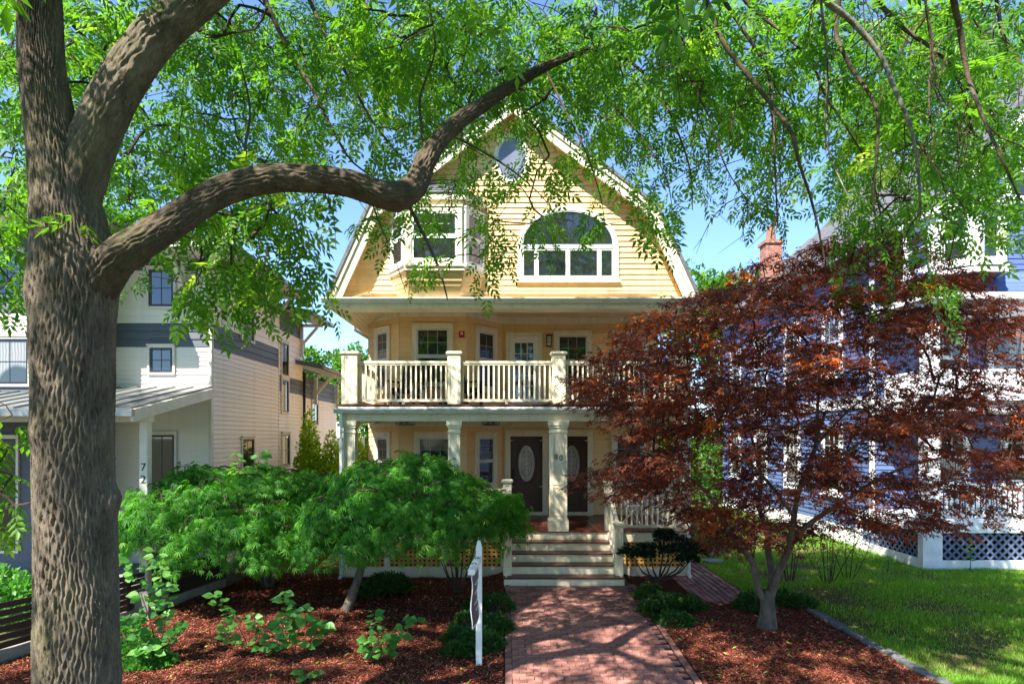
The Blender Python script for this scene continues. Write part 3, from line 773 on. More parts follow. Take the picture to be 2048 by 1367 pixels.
# ================================================================== pale modern house on the left
LH = thing('modern_townhouse', 'pale grey modern house with slate bands and bracketed eaves, left of yellow house', 'house', (-9, 14, 0))
LX, LY = -6.44, 14.0
def dark_window(fr, u0, u1, z0, z1, grid=(2, 2), parent=LH, **k):
    return window(parent, fr, u0, u1, z0, z1, casing=.05, sash=M['lsash'], trim=M['ltrim'], grid=grid, split=0, muntin=M['lsash'], sashw=.05, sill=False, d=.03, **k)
FL = Fr((-8.52, LY, 0)); WF = LX - -8.52
clap_wall(LH, FL, WF, 0, 4.05, .10, M['lwhite'])
clap_wall(LH, FL, WF, 4.05, 4.95, .10, M['lwhite'])
clap_wall(LH, FL, WF, 4.951, 5.47, .17, M['ldark'])
clap_wall(LH, FL, WF, 5.471, 6.62, .165, M['lwhite'])
clap_wall(LH, FL, WF, 6.621, 7.1, .17, M['ldark'])
dark_window(FL, .70, 1.34, 5.78, 6.68)
dark_window(FL, .72, 1.32, 4.34, 4.98)
dark_window(FL, .7, 1.36, .3, 3.08, grid=(2, 2))
# left wing, slate, standing a metre forward
WY = 13.2
FW = Fr((-12.2, WY, 0)); WL = 3.68
clap_wall(LH, FW, WL, 0, 4.2, .14, M['ldark'])
clap_wall(LH, FW, WL, 4.2, 5.55, .14, M['lwhite'])
clap_wall(LH, FW, WL, 5.551, 7.3, .17, M['ldark'])
MB().box(-8.62, -8.52, WY - .0, LY + .02, 0, 7.3).build('wing_return_wall', M['ldark'], LH)
dark_window(FW, 1.1, 2.31, 5.85, 6.85, grid=(4, 2))
dark_window(FW, .5, 1.55, 4.02, 5.05, grid=(2, 2), glass=M['glass_curtain']); dark_window(FW, 1.57, 2.45, 4.02, 5.05, grid=(2, 2), glass=M['glass_curtain'])
dark_window(FW, .4, 2.2, .6, 3.0, grid=(3, 2))
MB().box(-13.2, -8.05, 12.2, 20, 7.30, 7.36).build('wing_soffit', M['ltrim'], LH)
MB().box(-13.25, -8.0, 12.15, 20, 7.361, 7.62).build('wing_roof', M['ldark'], LH)
# side wall facing the yellow house
def side(y0, y1, x, z0, z1, e, m): clap_wall(LH, Fr((x, y0, 0), (0, 1)), y1 - y0, z0, z1, e, m)
for z0, z1, e, m in ((0, 4.95, .105, 'lwhite'), (4.951, 5.47, .17, 'ldark'), (5.471, 6.75, .165, 'lwhite'), (6.751, 7.1, .17, 'ldark')): side(LY, 18.15, LX, z0, z1, e, M[m])
for z0, z1, e, m in ((0, 4.3, .105, 'lwhite'), (4.301, 4.75, .15, 'ldark'), (4.751, 6.05, .165, 'lwhite'), (6.051, 6.7, .16, 'ldark')): side(18.2, 20.3, LX, z0, z1, e, M[m])
for z0, z1, e, m in ((0, 4.25, .105, 'lwhite'), (4.251, 4.95, .17, 'ldark')): side(20.35, 24.6, LX - .05, z0, z1, e, M[m])
MB().box(LX - .03, LX + .035, LY - .035, LY + .07, 0, 7.0).box(LX - .03, LX + .025, 18.14, 18.21, 0, 6.9).build('corner_board', M['ltrim'], LH)
FS = Fr((LX, LY, 0), (0, 1))
dark_window(FS, 1.55, 2.35, 5.35, 6.35, grid=(2, 2))
dark_window(FS, 1.55, 2.35, 1.1, 2.98, grid=(2, 2))
dark_window(FS, 4.3, 4.95, 4.72, 5.75, grid=(2, 2)); dark_window(FS, 4.3, 4.95, 3.65, 4.68, grid=(2, 2))
dark_window(FS, 4.35, 5.05, 2.1, 3.1, grid=(2, 2))
FS2 = Fr((LX - .05, 20.35, 0), (0, 1))
dark_window(FS2, 1.0, 1.75, 3.35, 4.2, grid=(2, 2))
def eave(y0, y1, zt, xo, name):
    """overhanging roof edge with soffit boards, fascia gutter"""
    r = MB().hexa([(LX - 4, y0, zt + 1.0), (xo, y0, zt + .05), (xo, y1, zt + .05), (LX - 4, y1, zt + 1.0), (LX - 4, y0, zt + 1.12), (xo, y0, zt + .17), (xo, y1, zt + .17), (LX - 4, y1, zt + 1.12)]).build(name, M['ldark'], LH)
    n = 5
    for k in range(n):
        a, b = LX - .3 + (xo - LX + .3) * k / n, LX - .3 + (xo - LX + .3) * (k + 1) / n - .012
        sl = .95 / (xo - LX + 4) if False else -.2
        za = zt + .03 + (xo - a) * .2; zb = zt + .03 + (xo - b) * .2
        MB().hexa([(a, y0 + .02, za), (b, y0 + .02, zb), (b, y1 - .02, zb), (a, y1 - .02, za), (a, y0 + .02, za + .015), (b, y0 + .02, zb + .015), (b, y1 - .02, zb + .015), (a, y1 - .02, za + .015)]).build('soffit_board', M['ltrim'], r)
    MB().tube([(xo + .04, y0, zt + .08), (xo + .04, y1, zt + .08)], .065, 8).build('gutter', M['lroof'], r, True)
eave(13.0, 18.5, 6.82, -5.6, 'main_roof')
eave(18.52, 20.75, 6.48, -5.6, 'middle_roof')
eave(19.6, 24.9, 5.02, -5.62, 'rear_roof')
def bracket(y, zt, x=LX):
    MB().bar((x + .06, y, zt - 1.0), (x + .06, y, zt + .02), .09, .09, (0, 1, 0)).bar((x + .05, y, zt - .03), (x + .72, y, zt - .03), .09, .09).bar((x + .08, y, zt - .62), (x + .55, y, zt - .08), .07, .08).build('eave_bracket', M['ltrim'], LH)
for y, z in ((14.6, 6.85), (17.6, 6.85), (20.1, 6.5), (21.6, 5.06), (24.3, 5.06)): bracket(y, z)
MB().tube([(LX + .05, 18.2, 6.6), (LX + .05, 18.2, 6.7), (-5.66, 18.4, 6.86)], .035, 8).build('downspout', M['lroof'], LH, True)
MB().tube([(LX + .06, 20.34, .1), (LX + .06, 20.34, 5.0)], .045, 8).build('downspout', M['lsash'], LH, True)
fbx = LX - .55
MB().bar((fbx, LY - .06, 6.0), (fbx, LY - .06, 6.95), .1, .1, (1, 0, 0)).bar((fbx, LY - .1, 6.85), (fbx, LY - .8, 6.85), .09, .09).bar((fbx, LY - .1, 6.25), (fbx, LY - .6, 6.8), .07, .08).build('eave_bracket', M['ltrim'], LH)
# front roof overhang
fr_ = MB().box(-8.5, -5.62, 13.0, LY + .05, 6.86, 6.98).build('front_soffit', M['ltrim'], LH)
# entry porch: standing seam shed roof, posts with the number
pr = MB().hexa([(-13, 10.9, 3.42), (-6.36, 10.9, 3.42), (-6.36, LY - .02, 4.02), (-13, LY - .02, 4.02), (-13, 10.9, 3.47), (-6.36, 10.9, 3.47), (-6.36, LY - .02, 4.07), (-13, LY - .02, 4.07)]).build('porch_roof', M['lroof'], LH)
for k in range(17):
    x = -12.8 + k * .4
    MB().bar((x, 10.92, 3.485), (x, LY - .03, 4.083), .022, .035).build('seam', M['lroof'], pr)
MB().bar((-6.34, 10.86, 3.35), (-6.34, LY - .03, 3.95), .05, .2).build('rake_board', M['ltrim'], pr)
MB().box(-13, -6.3, 10.80, 10.9, 3.34, 3.46).build('gutter', M['lroof'], pr)
MB().box(-13, -6.4, 11.5, 11.68, 3.26, 3.42).build('porch_beam', M['ltrim'], LH)
for x in (-6.5, -9.6):
    pc = MB().cham(x - .075, x + .075, 11.5, 11.65, -.2, 3.26, .01).build('porch_post', M['ltrim'], LH)
    if x > -7:
        put_text('house_number', '7', .2, (x, 11.496, 2.38), pc, M['black']); put_text('house_number', '2', .2, (x, 11.496, 2.16), pc, M['black'])
MB().box(-13, -6.3, 11.3, LY - .1, -.3, .25).build('porch_slab', M['concrete'], LH)

# ================================================================== blue house on the right
BH = thing('blue_house', 'blue shingled Victorian house with white trim, right of the yellow house', 'house', (13, 17, 0))
BX = 9.55
def bwin(parent, fr, u0, u1, z0, z1, **k):
    kk = dict(glass=random.choice([M['glass'], M['glass_curtain']]), casing=.13, sash=M['bwhite'], trim=M['bwhite'], muntin=M['bwhite'], grid=(3, 2)); kk.update(k)
    return window(parent, fr, u0, u1, z0, z1, **kk)
# side wall, long, three bays of windows
FB = Fr((BX, 28, 0), (0, -1))
clap_wall(BH, FB, 11.5, .5, 3.75, .13, M['blue'], board='shingle_course')
clap_wall(BH, FB, 11.5, 4.05, 7.9, .13, M['blue'], board='shingle_course')
MB().lbox(FB, 0, 11.5, 0, .06, 3.75, 4.05).lbox(FB, 0, 11.5, 0, .05, 7.62, 7.98).lbox(FB, 11.3, 11.5, 0, .05, .5, 7.6).lbox(FB, 0, 11.5, -.1, .03, -.1, .5).build('trim_band', M['bwhite'], BH)
for u in (1.0, 3.6, 6.2, 8.8):
    bwin(BH, FB, u, u + 1.15, 1.3, 3.3); bwin(BH, FB, u, u + 1.15, 4.7, 6.7)
# front porch: base, lattice, posts, floor, upper balcony
MB().box(9.5, 17, 14.5, 16.5, 1.0, 1.12).build('porch_floor', M['bwhite'], BH)
MB().box(9.46, 17, 14.44, 14.5, .82, 1.05).box(9.44, 9.5, 14.501, 17.2, .82, 1.05).box(9.46, 17, 14.44, 14.5, -.1, .2).box(9.44, 9.5, 14.501, 17.2, -.1, .22).build('porch_skirt', M['bwhite'], BH)
MB().box(9.42, 9.86, 14.42, 14.5, -.08, 1.0).box(9.415, 9.5, 14.501, 14.6, -.08, .99).box(9.43, 9.5, 17.0, 17.2, -.08, 1.0).build('skirt_post', M['bwhite'], BH)
MB().box(9.9, 17, 14.8, 14.85, -.1, 1.0).box(9.75, 9.8, 14.6, 17, -.1, 1.0).build('crawl_space_shade_sheet', M['void'], BH)  # near-black sheets painted as the shade behind the blue lattice
def diag_lattice(fr, u0, u1, z0, z1, sp=.135, w=.05):
    p = MB().lbox(fr, u0, u1, -.02, .004, z1, z1 + .03).build('lattice_panel', M['blattice'], BH)
    H = z1 - z0
    for s in (1, -1):
        c = u0 - H
        while c < u1 + H:
            # line u = c + s' * (z - z0)
            pts = []
            za, zb = z0, z1
            ua, ub = (c, c + H) if s > 0 else (c + H, c)
            def clip(ua, ub):
                t0, t1 = 0., 1.; d = ub - ua
                for lim, sg in ((u0, 1), (u1, -1)):
                    fa = (ua - lim) * sg; fb = (ub - lim) * sg
                    if fa < 0 and fb < 0: return None
                    if fa < 0: t0 = max(t0, fa / (fa - fb))
                    elif fb < 0: t1 = min(t1, fa / (fa - fb))
                return (t0, t1) if t1 - t0 > .03 else None
            r_ = clip(ua, ub)
            if r_:
                t0, t1 = r_; d0 = .004 if s > 0 else -.006
                A = fr.pt(ua + (ub - ua) * t0, d0, z0 + H * t0); B = fr.pt(ua + (ub - ua) * t1, d0, z0 + H * t1)
                MB().bar(A, B, w, .008, fr.n).build('lattice_slat', M['blattice'], p)
            c += sp * 1.414
diag_lattice(Fr((9.86, 14.49, 0)), 0, 3.2, .2, .82)
diag_lattice(Fr((9.49, 17.0, 0), (0, -1)), 0, 2.4, .22, .82)
for x in (9.72, 12.4, 15):
    MB().cham(x - .16, x + .16, 14.5, 14.82, 1.121, 3.55, .02).cham(x - .2, x + .2, 14.46, 14.86, 3.30, 3.55, .01).cham(x - .2, x + .2, 14.46, 14.86, 1.121, 1.4, .01).build('porch_column', M['bwhite'], BH)
    MB().cham(x - .15, x + .15, 14.5, 14.8, 3.95, 6.0, .02).cham(x - .18, x + .18, 14.48, 14.84, 3.95, 4.2, .01).build('balcony_column', M['bwhite'], BH)
for a, b in ((9.9, 12.2), (12.6, 14.8)): railing(BH, Fr((a, 14.62, 0)), b - a, 1.12, .8, gap=.12, m=M['bwhite'], bal=.05)
for a, b in ((9.9, 12.2), (12.6, 14.8)): railing(BH, Fr((a, 14.62, 0)), b - a, 3.95, .58, gap=.105, clear=.06, m=M['bwhite'], bal=.055)
railing(BH, Fr((9.72, 16.4, 0), (0, -1)), 1.5, 3.95, .58, gap=.105, clear=.06, m=M['bwhite'], bal=.055)
MB().box(9.4, 17, 14.3, 16.5, 3.55, 3.95).box(9.3, 17, 14.2, 14.299, 3.8, 3.93).build('porch_entablature', M['bwhite'], BH)
MB().box(9.4, 17, 14.35, 16.5, 5.9, 6.18).box(9.3, 17, 14.2, 14.349, 6.06, 6.2).box(9.32, 9.399, 14.35, 16.5, 6.06, 6.2).build('balcony_entablature', M['bwhite'], BH)
# front walls behind the porch
FP = Fr((BX, 16.5, 0)); clap_wall(BH, FP, 7, 1.12, 3.55, .13, M['blue'], board='shingle_course'); clap_wall(BH, FP, 7, 3.95, 5.9, .13, M['blue'], board='shingle_course')
bwin(BH, FP, 1.2, 2.4, 1.7, 3.3); bwin(BH, FP, 1.3, 2.35, 4.3, 5.75); bwin(BH, FP, 2.85, 3.9, 4.0, 5.75, split=0, grid=None); bwin(BH, FP, 3.2, 4.6, 1.7, 3.3)
# flared skirt roof above the balcony, front gable wall
sk = MB().box(9.45, 17, 14.4, 16.5, 6.2, 6.22).build('skirt_roof', M['blue'], BH)
for k in range(5):
    t0, t1 = k / 5, (k + 1) / 5; y0, y1 = 14.22 + .55 * t0, 14.22 + .55 * t1; za, zb = 6.221 + .55 * t0 ** 1.4, 6.221 + .55 * t1 ** 1.4
    MB().hexa([(9.45, y0, za), (17, y0, za), (17, y1, za), (9.45, y1, za), (9.45, y0 + .01, za + .02), (17, y0 + .01, za + .02), (17, y1 + .02, zb + .012), (9.45, y1 + .02, zb + .012)]).build('shingle_course', M['blue'], sk)
gx0, gx1, gap = 10.35, 16.05, 13.2
FG = Fr((0, 14.85, 0))
gwl = MB().prism(FG, [(gx0, 6.6), (gx1, 6.6), (gx1, 8.9), (gap, 11.9), (gx0, 8.9)], -.2, 0).build('gable_wall', M['blue'], BH)
z = 6.6
while z < 11.8:
    hw = lambda zz: (gx0, gx1) if zz < 8.9 else (gx0 + (gap - gx0) * (zz - 8.9) / 3, gx1 + (gap - gx1) * (zz - 8.9) / 3)
    (a0, b0), (a1, b1) = hw(z), hw(z + .13); q = FG.pt
    MB().hexa([q(a0, .02, z), q(b0, .02, z), q(b0, .001, z), q(a0, .001, z), q(a1, .005, z + .129), q(b1, .005, z + .129), q(b1, .001, z + .129), q(a1, .001, z + .129)]).build('shingle_course', M['blue'], gwl)
    z += .13
slope_board('rake_board', (gx0 - .5, 8.4), (gap, 12.1), -.28, 0, 14.5, 14.6, M['bwhite'], BH)
slope_board('rake_board', (gx1 + .5, 8.4), (gap, 12.1), -.28, 0, 14.5, 14.6, M['bwhite'], BH)
slope_board('gable_roof', (gx0 - .5, 8.4), (gap, 12.1), .001, .12, 14.45, 24, M['shingle'], BH)
slope_board('gable_roof', (gx1 + .5, 8.4), (gap, 12.1), .001, .12, 14.45, 24, M['shingle'], BH)
bwin(BH, FG, 11.55, 12.5, 8.4, 9.9)
# corner oriel
oy = 14.0
ob = [(9.75, 15.6), (9.75, 14.5), (10.3, oy + .05), (10.95, oy + .05), (11.3, 14.84)]
oro = MB().poly([(x, y, 8.1) for x, y in ob]).build('oriel', M['bwhite'], BH)
for k in range(4):
    a, b = ob[k], ob[k + 1]; L = math.hypot(b[0] - a[0], b[1] - a[1]); fr = Fr((a[0], a[1], 0), (b[0] - a[0], b[1] - a[1]))
    MB().lbox(fr, 0, L, -.08, 0, 6.7, 8.09).build('oriel_wall', M['bwhite'], oro)
    window(BH, fr, .03, L - .03, 6.78, 7.95, casing=.11, sash=M['bwhite'], trim=M['bwhite'], grid=None, glass=M['glass'])
    MB().lbox(fr, -.03, L + .03, -.05, .08, 6.6, 6.71).build('oriel_sill', M['bwhite'], oro)
    MB().lbox(fr, -.06, L + .06, -.05, .16, 8.0, 8.14).build('oriel_cornice', M['bwhite'], oro)
    A, B = Vector((*a, 6.6)), Vector((*b, 6.6)); C_ = Vector((10.4, 14.9, 6.2))
    MB().poly([C_, B, A]).poly([A, B, C_.lerp(B, .1)]).build('oriel_base', M['blue'], oro)
    A2, B2, T = Vector((*a, 8.14)) + fr.n * .16, Vector((*b, 8.14)) + fr.n * .16, Vector((10.45, 14.8, 8.75))
    for j in range(4):
        t0, t1 = j / 4, (j + 1) / 4
        p0, p1, p2, p3 = A2.lerp(T, t0), B2.lerp(T, t0), B2.lerp(T, t1), A2.lerp(T, t1); n_ = Vector((0, 0, 1))
        MB().hexa([p0, p1, p2, p3, p0 + n_ * .03, p1 + n_ * .03, p2 + n_ * .006, p3 + n_ * .006]).build('shingle_course', M['shingle'], oro)
# main roof and chimney
slope_board('main_roof', (9.2, 7.75), (13.5, 11.6), 0, .12, 15.6, 28.4, M['shingle'], BH)
slope_board('main_roof', (17.8, 7.75), (13.5, 11.6), 0, .12, 15.6, 28.4, M['shingle'], BH)
MB().prism(Fr((0, 16.4, 0)), [(9.5, 7.7), (17.5, 7.7), (13.5, 11.4)], -.1, 0).build('upper_gable', M['blue'], BH)
x0_, x1_ = 10.2, 10.84
ch = MB().box(x0_ + .02, x1_ - .02, 25.02, 25.62, 8.2, 10.5).build('chimney', M['joint'], BH)
cz = 8.3; k = 0
while cz < 10.5:
    off = .1 if k % 2 else 0
    for j in range(-1, 4):
        a = max(x0_, x0_ + j * .21 + off); b = min(x1_, x0_ + (j + 1) * .21 + off - .012)
        if b - a > .03: MB().box(a, b, 25.0, 25.1, cz, cz + .065).build('brick', M['brick'], ch)
    for j in range(-1, 4):
        a = max(25.101, 25.0 + j * .21 + off); b = min(25.64, 25.0 + (j + 1) * .21 + off - .012)
        if b - a > .03: MB().box(x0_, x0_ + .1, a, b, cz, cz + .065).build('brick', M['brick'], ch)
    cz += .077; k += 1
MB().box(x0_ - .06, x1_ + .06, 24.94, 25.7, 10.54, 10.66).build('chimney_cap', M['brick'], ch)
MB().tube([((x0_ + x1_) / 2, 25.32, 10.661), ((x0_ + x1_) / 2, 25.32, 11.3)], [.19, .15], 12).build('chimney_pot', M['brick'], ch)
# ================================================================== ground
def sheet(name, xs, ys, off, m, xfun=None, kind='structure', bumps=0):
    """a sheet on the ground; xfun(y) -> (x0, x1) narrows a row"""
    V = []; nx, ny = len(xs), len(ys)
    for y in ys:
        if xfun: a, b = xfun(y); row = [a + (b - a) * t for t in xs]
        else: row = xs
        for x in row: V.append((x, y, gz(x, y) + off + (bumps * (math.sin(x * 7.1 + y * 3) * math.sin(y * 6.3 - x * 2) if bumps else 0))))
    F = [(j * nx + i, j * nx + i + 1, (j + 1) * nx + i + 1, (j + 1) * nx + i) for j in range(ny - 1) for i in range(nx - 1)]
    me = bpy.data.meshes.new(name); me.from_pydata(V, [], F); me.materials.append(m); me.shade_smooth()
    return tag(link(name, me), kind=kind)
lin = lambda a, b, n: [a + (b - a) * k / (n - 1) for k in range(n)]
sheet('ground', [-1500, -300, -80, -40] + lin(-30, 30, 121) + [40, 80, 300, 1500], [-1500, -300, -80] + lin(-20, 40, 121) + [60, 120, 400, 1500], -.03, M['ground'])
fence_x = lambda y: -7.3 + (y - 9.2) * (1.4 / 4.2)
edge_x = lambda y: 5.78 - .13 * max(0, y - 8.4) - .02 * max(0, y - 10) ** 2
unit = lin(0, 1, 60)
sheet('mulch_bed', unit, lin(8.4, 14.6, 60), 0, M['soil'], lambda y: (fence_x(min(y, 13.6)) + .05, -.012), bumps=.012)
sheet('mulch_bed', lin(0, 1, 30), lin(8.4, 11.98, 40), 0, M['soil'], lambda y: (2.632, edge_x(y)), bumps=.012)
sheet('mulch_bed', lin(2.632, 3.68, 12), lin(11.98, 14.2, 20), 0, M['soil'], bumps=.01)
sheet('lawn', lin(0, 1, 60), lin(8.4, 30, 120), -.004, M['lawn'], lambda y: ((edge_x(y) + .1) if y < 11.95 else 5.35, 22), bumps=.012)
sheet('mossy_strip', lin(4.6, 5.34, 10), lin(11.95, 30, 60), -.002, M['moss'], bumps=.01)
sheet('sidewalk', lin(-40, 40, 161), lin(5.9, 8.36, 6), .012, M['concrete'])
sheet('street', lin(-200, 200, 81), lin(-4.5, 5.3, 6), -.1, M['asphalt'])
kb = MB().box(-60, 60, 5.301, 5.45, -.6, gz(0, 5.4) + .02).build('kerb', M['stone'], kind='structure')
sheet('side_yard', lin(-6.4, -3.65, 12), lin(14.65, 30, 30), 0, M['moss'], bumps=.01)
sheet('neighbour_yard', lin(-20, -7.45, 30), lin(8.4, 11.2, 12), .006, M['moss'])

# brick walk, running bond with a soldier border
walk = sheet('brick_walk', lin(.0, 2.62, 6), lin(8.3, 12.86, 20), -.004, M['joint'])
tilt = math.atan(.066)
b_me = [MB().cham(-.097, .097, -.047, .047, -.04, .016, .004).mesh('brick', M['paver']) for _ in range(1)]
h_me = MB().cham(-.047, .047, -.097, .097, -.04, .016, .004).mesh('brick', M['paver'])
half = MB().cham(-.047, .047, -.047, .047, -.04, .016, .004).mesh('brick', M['paver'])
spots = []
r_, y = 0, 8.34
while y < 12.86:
    x = .2 + (.1 if r_ % 2 else .0)
    if r_ % 2: spots.append((.15, y, half))
    while x + .1 < 2.51:
        spots.append((x + .0, y, b_me[0])) if x > .19 else None; x += .2
    y += .1; r_ += 1
y = 8.4
while y < 12.86:
    spots.append((.05, y, h_me)); spots.append((2.57, y, h_me)); y += .2
spots = [(x, y, m) for x, y, m in spots if y < 12.83]
spots.sort(key=lambda s: s[1])
def brick_mat(x, y):
    return Matrix.Translation((x + random.uniform(-.003, .003), y + random.uniform(-.003, .003), gz(1.3, y) + random.uniform(-.004, .003))) @ Matrix.Rotation(tilt + random.gauss(0, .008), 4, 'X') @ Matrix.Rotation(random.gauss(0, .012), 4, 'Y') @ Matrix.Rotation(random.gauss(0, .012), 4, 'Z')
def merge(name, items, m, parent, **k):
    """many copies of small meshes joined into one mesh, with a tint per copy"""
    V, F, Rn, n = [], [], [], 0
    for me, mt in items:
        vs = [mt @ v.co for v in me.vertices]
        V += [tuple(v) for v in vs]; F += [tuple(n + i for i in p.vertices) for p in me.polygons]; n += len(vs)
    me = bpy.data.meshes.new(name); me.from_pydata(V, [], F); me.materials.append(m)
    return tag(link(name, me, parent), **k)
for x, y, me in spots[:300]: link('brick', me, walk, brick_mat(x, y))
# the far part of the walk: same bricks, four joined groups so that tints still differ
M['paver_b'] = surface('brick_paver_far', srgb(162, 112, 98), srgb(130, 86, 78), scale=9, rough=.75, bump=.5, bscale=90, dirt=srgb(72, 62, 58), dirt_scale=2.5, dirt_amt=.55, fine=.2)
M['paver_c'] = surface('brick_paver_dark', srgb(140, 96, 86), srgb(114, 78, 72), scale=9, rough=.75, bump=.5, bscale=90, dirt=srgb(72, 62, 58), dirt_scale=2, dirt_amt=.5, fine=.2)
M['paver_d'] = surface('brick_paver_pale', srgb(178, 128, 112), srgb(154, 110, 96), scale=9, rough=.75, bump=.5, bscale=90, dirt=srgb(72, 62, 58), dirt_scale=2, dirt_amt=.5, fine=.2)
far = spots[300:]
pick = [random.choice('bcd') for _ in far]
for key in 'bcd': merge('far_bricks', [(me, brick_mat(x, y)) for (x, y, me), q in zip(far, pick) if q == key], M['paver_' + key], walk, kind='stuff')
side_path = sheet('side_path', lin(3.66, 4.59, 5), lin(11.9, 24, 40), -.004, M['joint'])
it = {'b': [], 'c': [], 'd': []}
y = 11.96
while y < 24:
    for k in range(9):
        x = 3.71 + k * .104
        it[random.choice('bcd')].append((h_me, Matrix.Translation((x, y + (.1 if k % 2 else 0), gz(x, y) + random.uniform(-.004, .002)))))
    y += .2
for key in 'bcd': merge('path_bricks', it[key], M['paver_' + key], side_path, kind='stuff')

# stone edging between bed and lawn
ed = thing('stone_edging', 'thin blue-grey edging stones between red mulch and lawn', 'edging', (edge_x(10), 10, gz(5.5, 10)))
y = 8.25
while y < 12:
    L = random.uniform(.28, .5); x0, x1 = edge_x(y), edge_x(y + L)
    a = math.atan2(x1 - x0, L); w = random.uniform(.06, .1); mb = MB().cham(-w, w, -L / 2 + .006, L / 2 - .006, -.1, random.uniform(.03, .055), .018)
    for i, v in enumerate(mb.v): mb.v[i] = (v[0] + random.uniform(-.012, .012), v[1] + random.uniform(-.008, .008), v[2] + random.uniform(-.008, .008))
    xm = (x0 + x1) / 2 + .05
    link('stone', mb.mesh('stone', M['stone']), ed, Matrix.Translation((xm, y + L / 2, gz(xm, y + L / 2) + .01)) @ Matrix.Rotation(-a, 4, 'Z') @ Matrix.Rotation(tilt, 4, 'X'))
    y += L
for k, (x, y, lab) in enumerate([(5.0, 15.4, 'flat grey stepping stone nearer the brick side path'), (5.12, 16.4, 'flat grey stepping stone farther up the mossy strip')]):
    pts = [(x + .3 * math.cos(t) * random.uniform(.8, 1.1), y + .24 * math.sin(t) * random.uniform(.8, 1.1)) for t in np.linspace(0, 2 * math.pi, 10)[:-1]]
    mb = MB(); n = len(pts); z = gz(x, y)
    mb.v = [(a, b, z - .05) for a, b in pts] + [(a, b, z + .03) for a, b in pts] + [(x + (a - x) * .93, y + (b - y) * .93, z + .042) for a, b in pts]
    for r in (0, n):
        for j in range(n): mb.f.append((r + j, r + (j + 1) % n, r + n + (j + 1) % n, r + n + j))
    mb.f.append(tuple(range(2 * n, 3 * n)))
    mb.build('stepping_stone', M['concrete'], None, label=lab, cat='stepping stone', group='stepping stones')

def scatter_mesh(name, tmplV, tmplF, pos, rot, scale, m, rnd, parent=None, **k):
    """copies of a template in one mesh: pos (n,3), rot (n,3,3), scale (n,) or (n,3)"""
    n, kv = len(pos), len(tmplV)
    sc = scale if scale.ndim == 2 else scale[:, None] * np.ones((1, 3))
    V = np.einsum('nij,nkj->nki', rot, tmplV[None] * sc[:, None, :]) + pos[:, None, :]
    F = (tmplF[None] + (np.arange(n) * kv)[:, None, None]).reshape(-1, tmplF.shape[1])
    return tag(link(name, np_mesh(name, V.reshape(-1, 3), F, m, np.repeat(rnd, kv)), parent), **k)

def rotz(a):
    c, s = np.cos(a), np.sin(a); z = np.zeros_like(a); o = np.ones_like(a)
    return np.stack([np.stack([c, -s, z], -1), np.stack([s, c, z], -1), np.stack([z, z, o], -1)], -2)
def roty(a):
    c, s = np.cos(a), np.sin(a); z = np.zeros_like(a); o = np.ones_like(a)
    return np.stack([np.stack([c, z, s], -1), np.stack([z, o, z], -1), np.stack([-s, z, c], -1)], -2)
def rotx(a):
    c, s = np.cos(a), np.sin(a); z = np.zeros_like(a); o = np.ones_like(a)
    return np.stack([np.stack([o, z, z], -1), np.stack([z, c, -s], -1), np.stack([z, s, c], -1)], -2)

# shredded bark mulch
def attr_mat(name, stops, rough=.9, spec=.15):
    m, nt, out = new_mat(name)
    at = N(nt, 'ShaderNodeAttribute', attribute_name='rnd'); rp = N(nt, 'ShaderNodeValToRGB'); nt.links.new(at.outputs['Fac'], rp.inputs[0])
    el = rp.color_ramp.elements; el[0].color = c4(stops[0][1]); el[0].position = stops[0][0]; el[1].color = c4(stops[-1][1]); el[1].position = stops[-1][0]
    for p, c in stops[1:-1]: el.new(p).color = c4(c)
    b = N(nt, 'ShaderNodeBsdfPrincipled'); b.inputs['Roughness'].default_value = rough; b.inputs['Specular IOR Level'].default_value = spec
    nt.links.new(rp.outputs[0], b.inputs['Base Color']); nt.links.new(b.outputs[0], out.inputs[0])
    return m
M['chip'] = attr_mat('mulch_chip', [(0, srgb(92, 48, 38)), (.5, srgb(136, 70, 52)), (.85, srgb(168, 98, 74)), (1, srgb(200, 148, 118))])
M['grass'] = leaf_mat('grass_blade', srgb(88, 142, 34), srgb(138, 184, 52), srgb(206, 202, 120), trans=.5)
chipV = np.array([(-.5, -.3, 0), (.5, -.5, .1), (.45, .4, 0), (-.5, .5, .15)], float)
chipF = np.array([(0, 1, 2), (0, 2, 3)])
def mulch(name, n, sampler, label):
    xy = sampler(n); n = len(xy); z = ground_z(xy[:, 0], xy[:, 1]) + .012 * np.sin(xy[:, 0] * 7.1 + xy[:, 1] * 3) * np.sin(xy[:, 1] * 6.3 - xy[:, 0] * 2) + rng.uniform(.004, .026, n)
    rot = rotz(rng.uniform(0, 6.28, n)) @ roty(rng.normal(0, .35, n)) @ rotx(rng.normal(0, .4, n))
    sc = np.stack([rng.uniform(.015, .06, n), rng.uniform(.004, .012, n), rng.uniform(.01, .03, n)], -1)
    scatter_mesh(name, chipV, chipF, np.c_[xy, z], rot, sc, M['chip'], rng.random(n), None, label=label, cat='mulch', kind='stuff')
def s_left(n):
    y = 8.4 + 6.1 * rng.random(n) ** 1.25; a = np.array([fence_x(min(v, 13.6)) + .08 for v in y]); return np.c_[a + (-.02 - a) * rng.random(n), y]
def s_right(n):
    y = 8.4 + 3.6 * rng.random(n) ** 1.15; b = np.array([edge_x(v) for v in y]); return np.c_[2.64 + (b - .02 - 2.64) * rng.random(n), y]
mulch('shredded_mulch', 66000, s_left, 'red-brown shredded bark mulch under the green maples')
mulch('shredded_mulch', 34000, s_right, 'red-brown shredded bark mulch around the dark red maple')
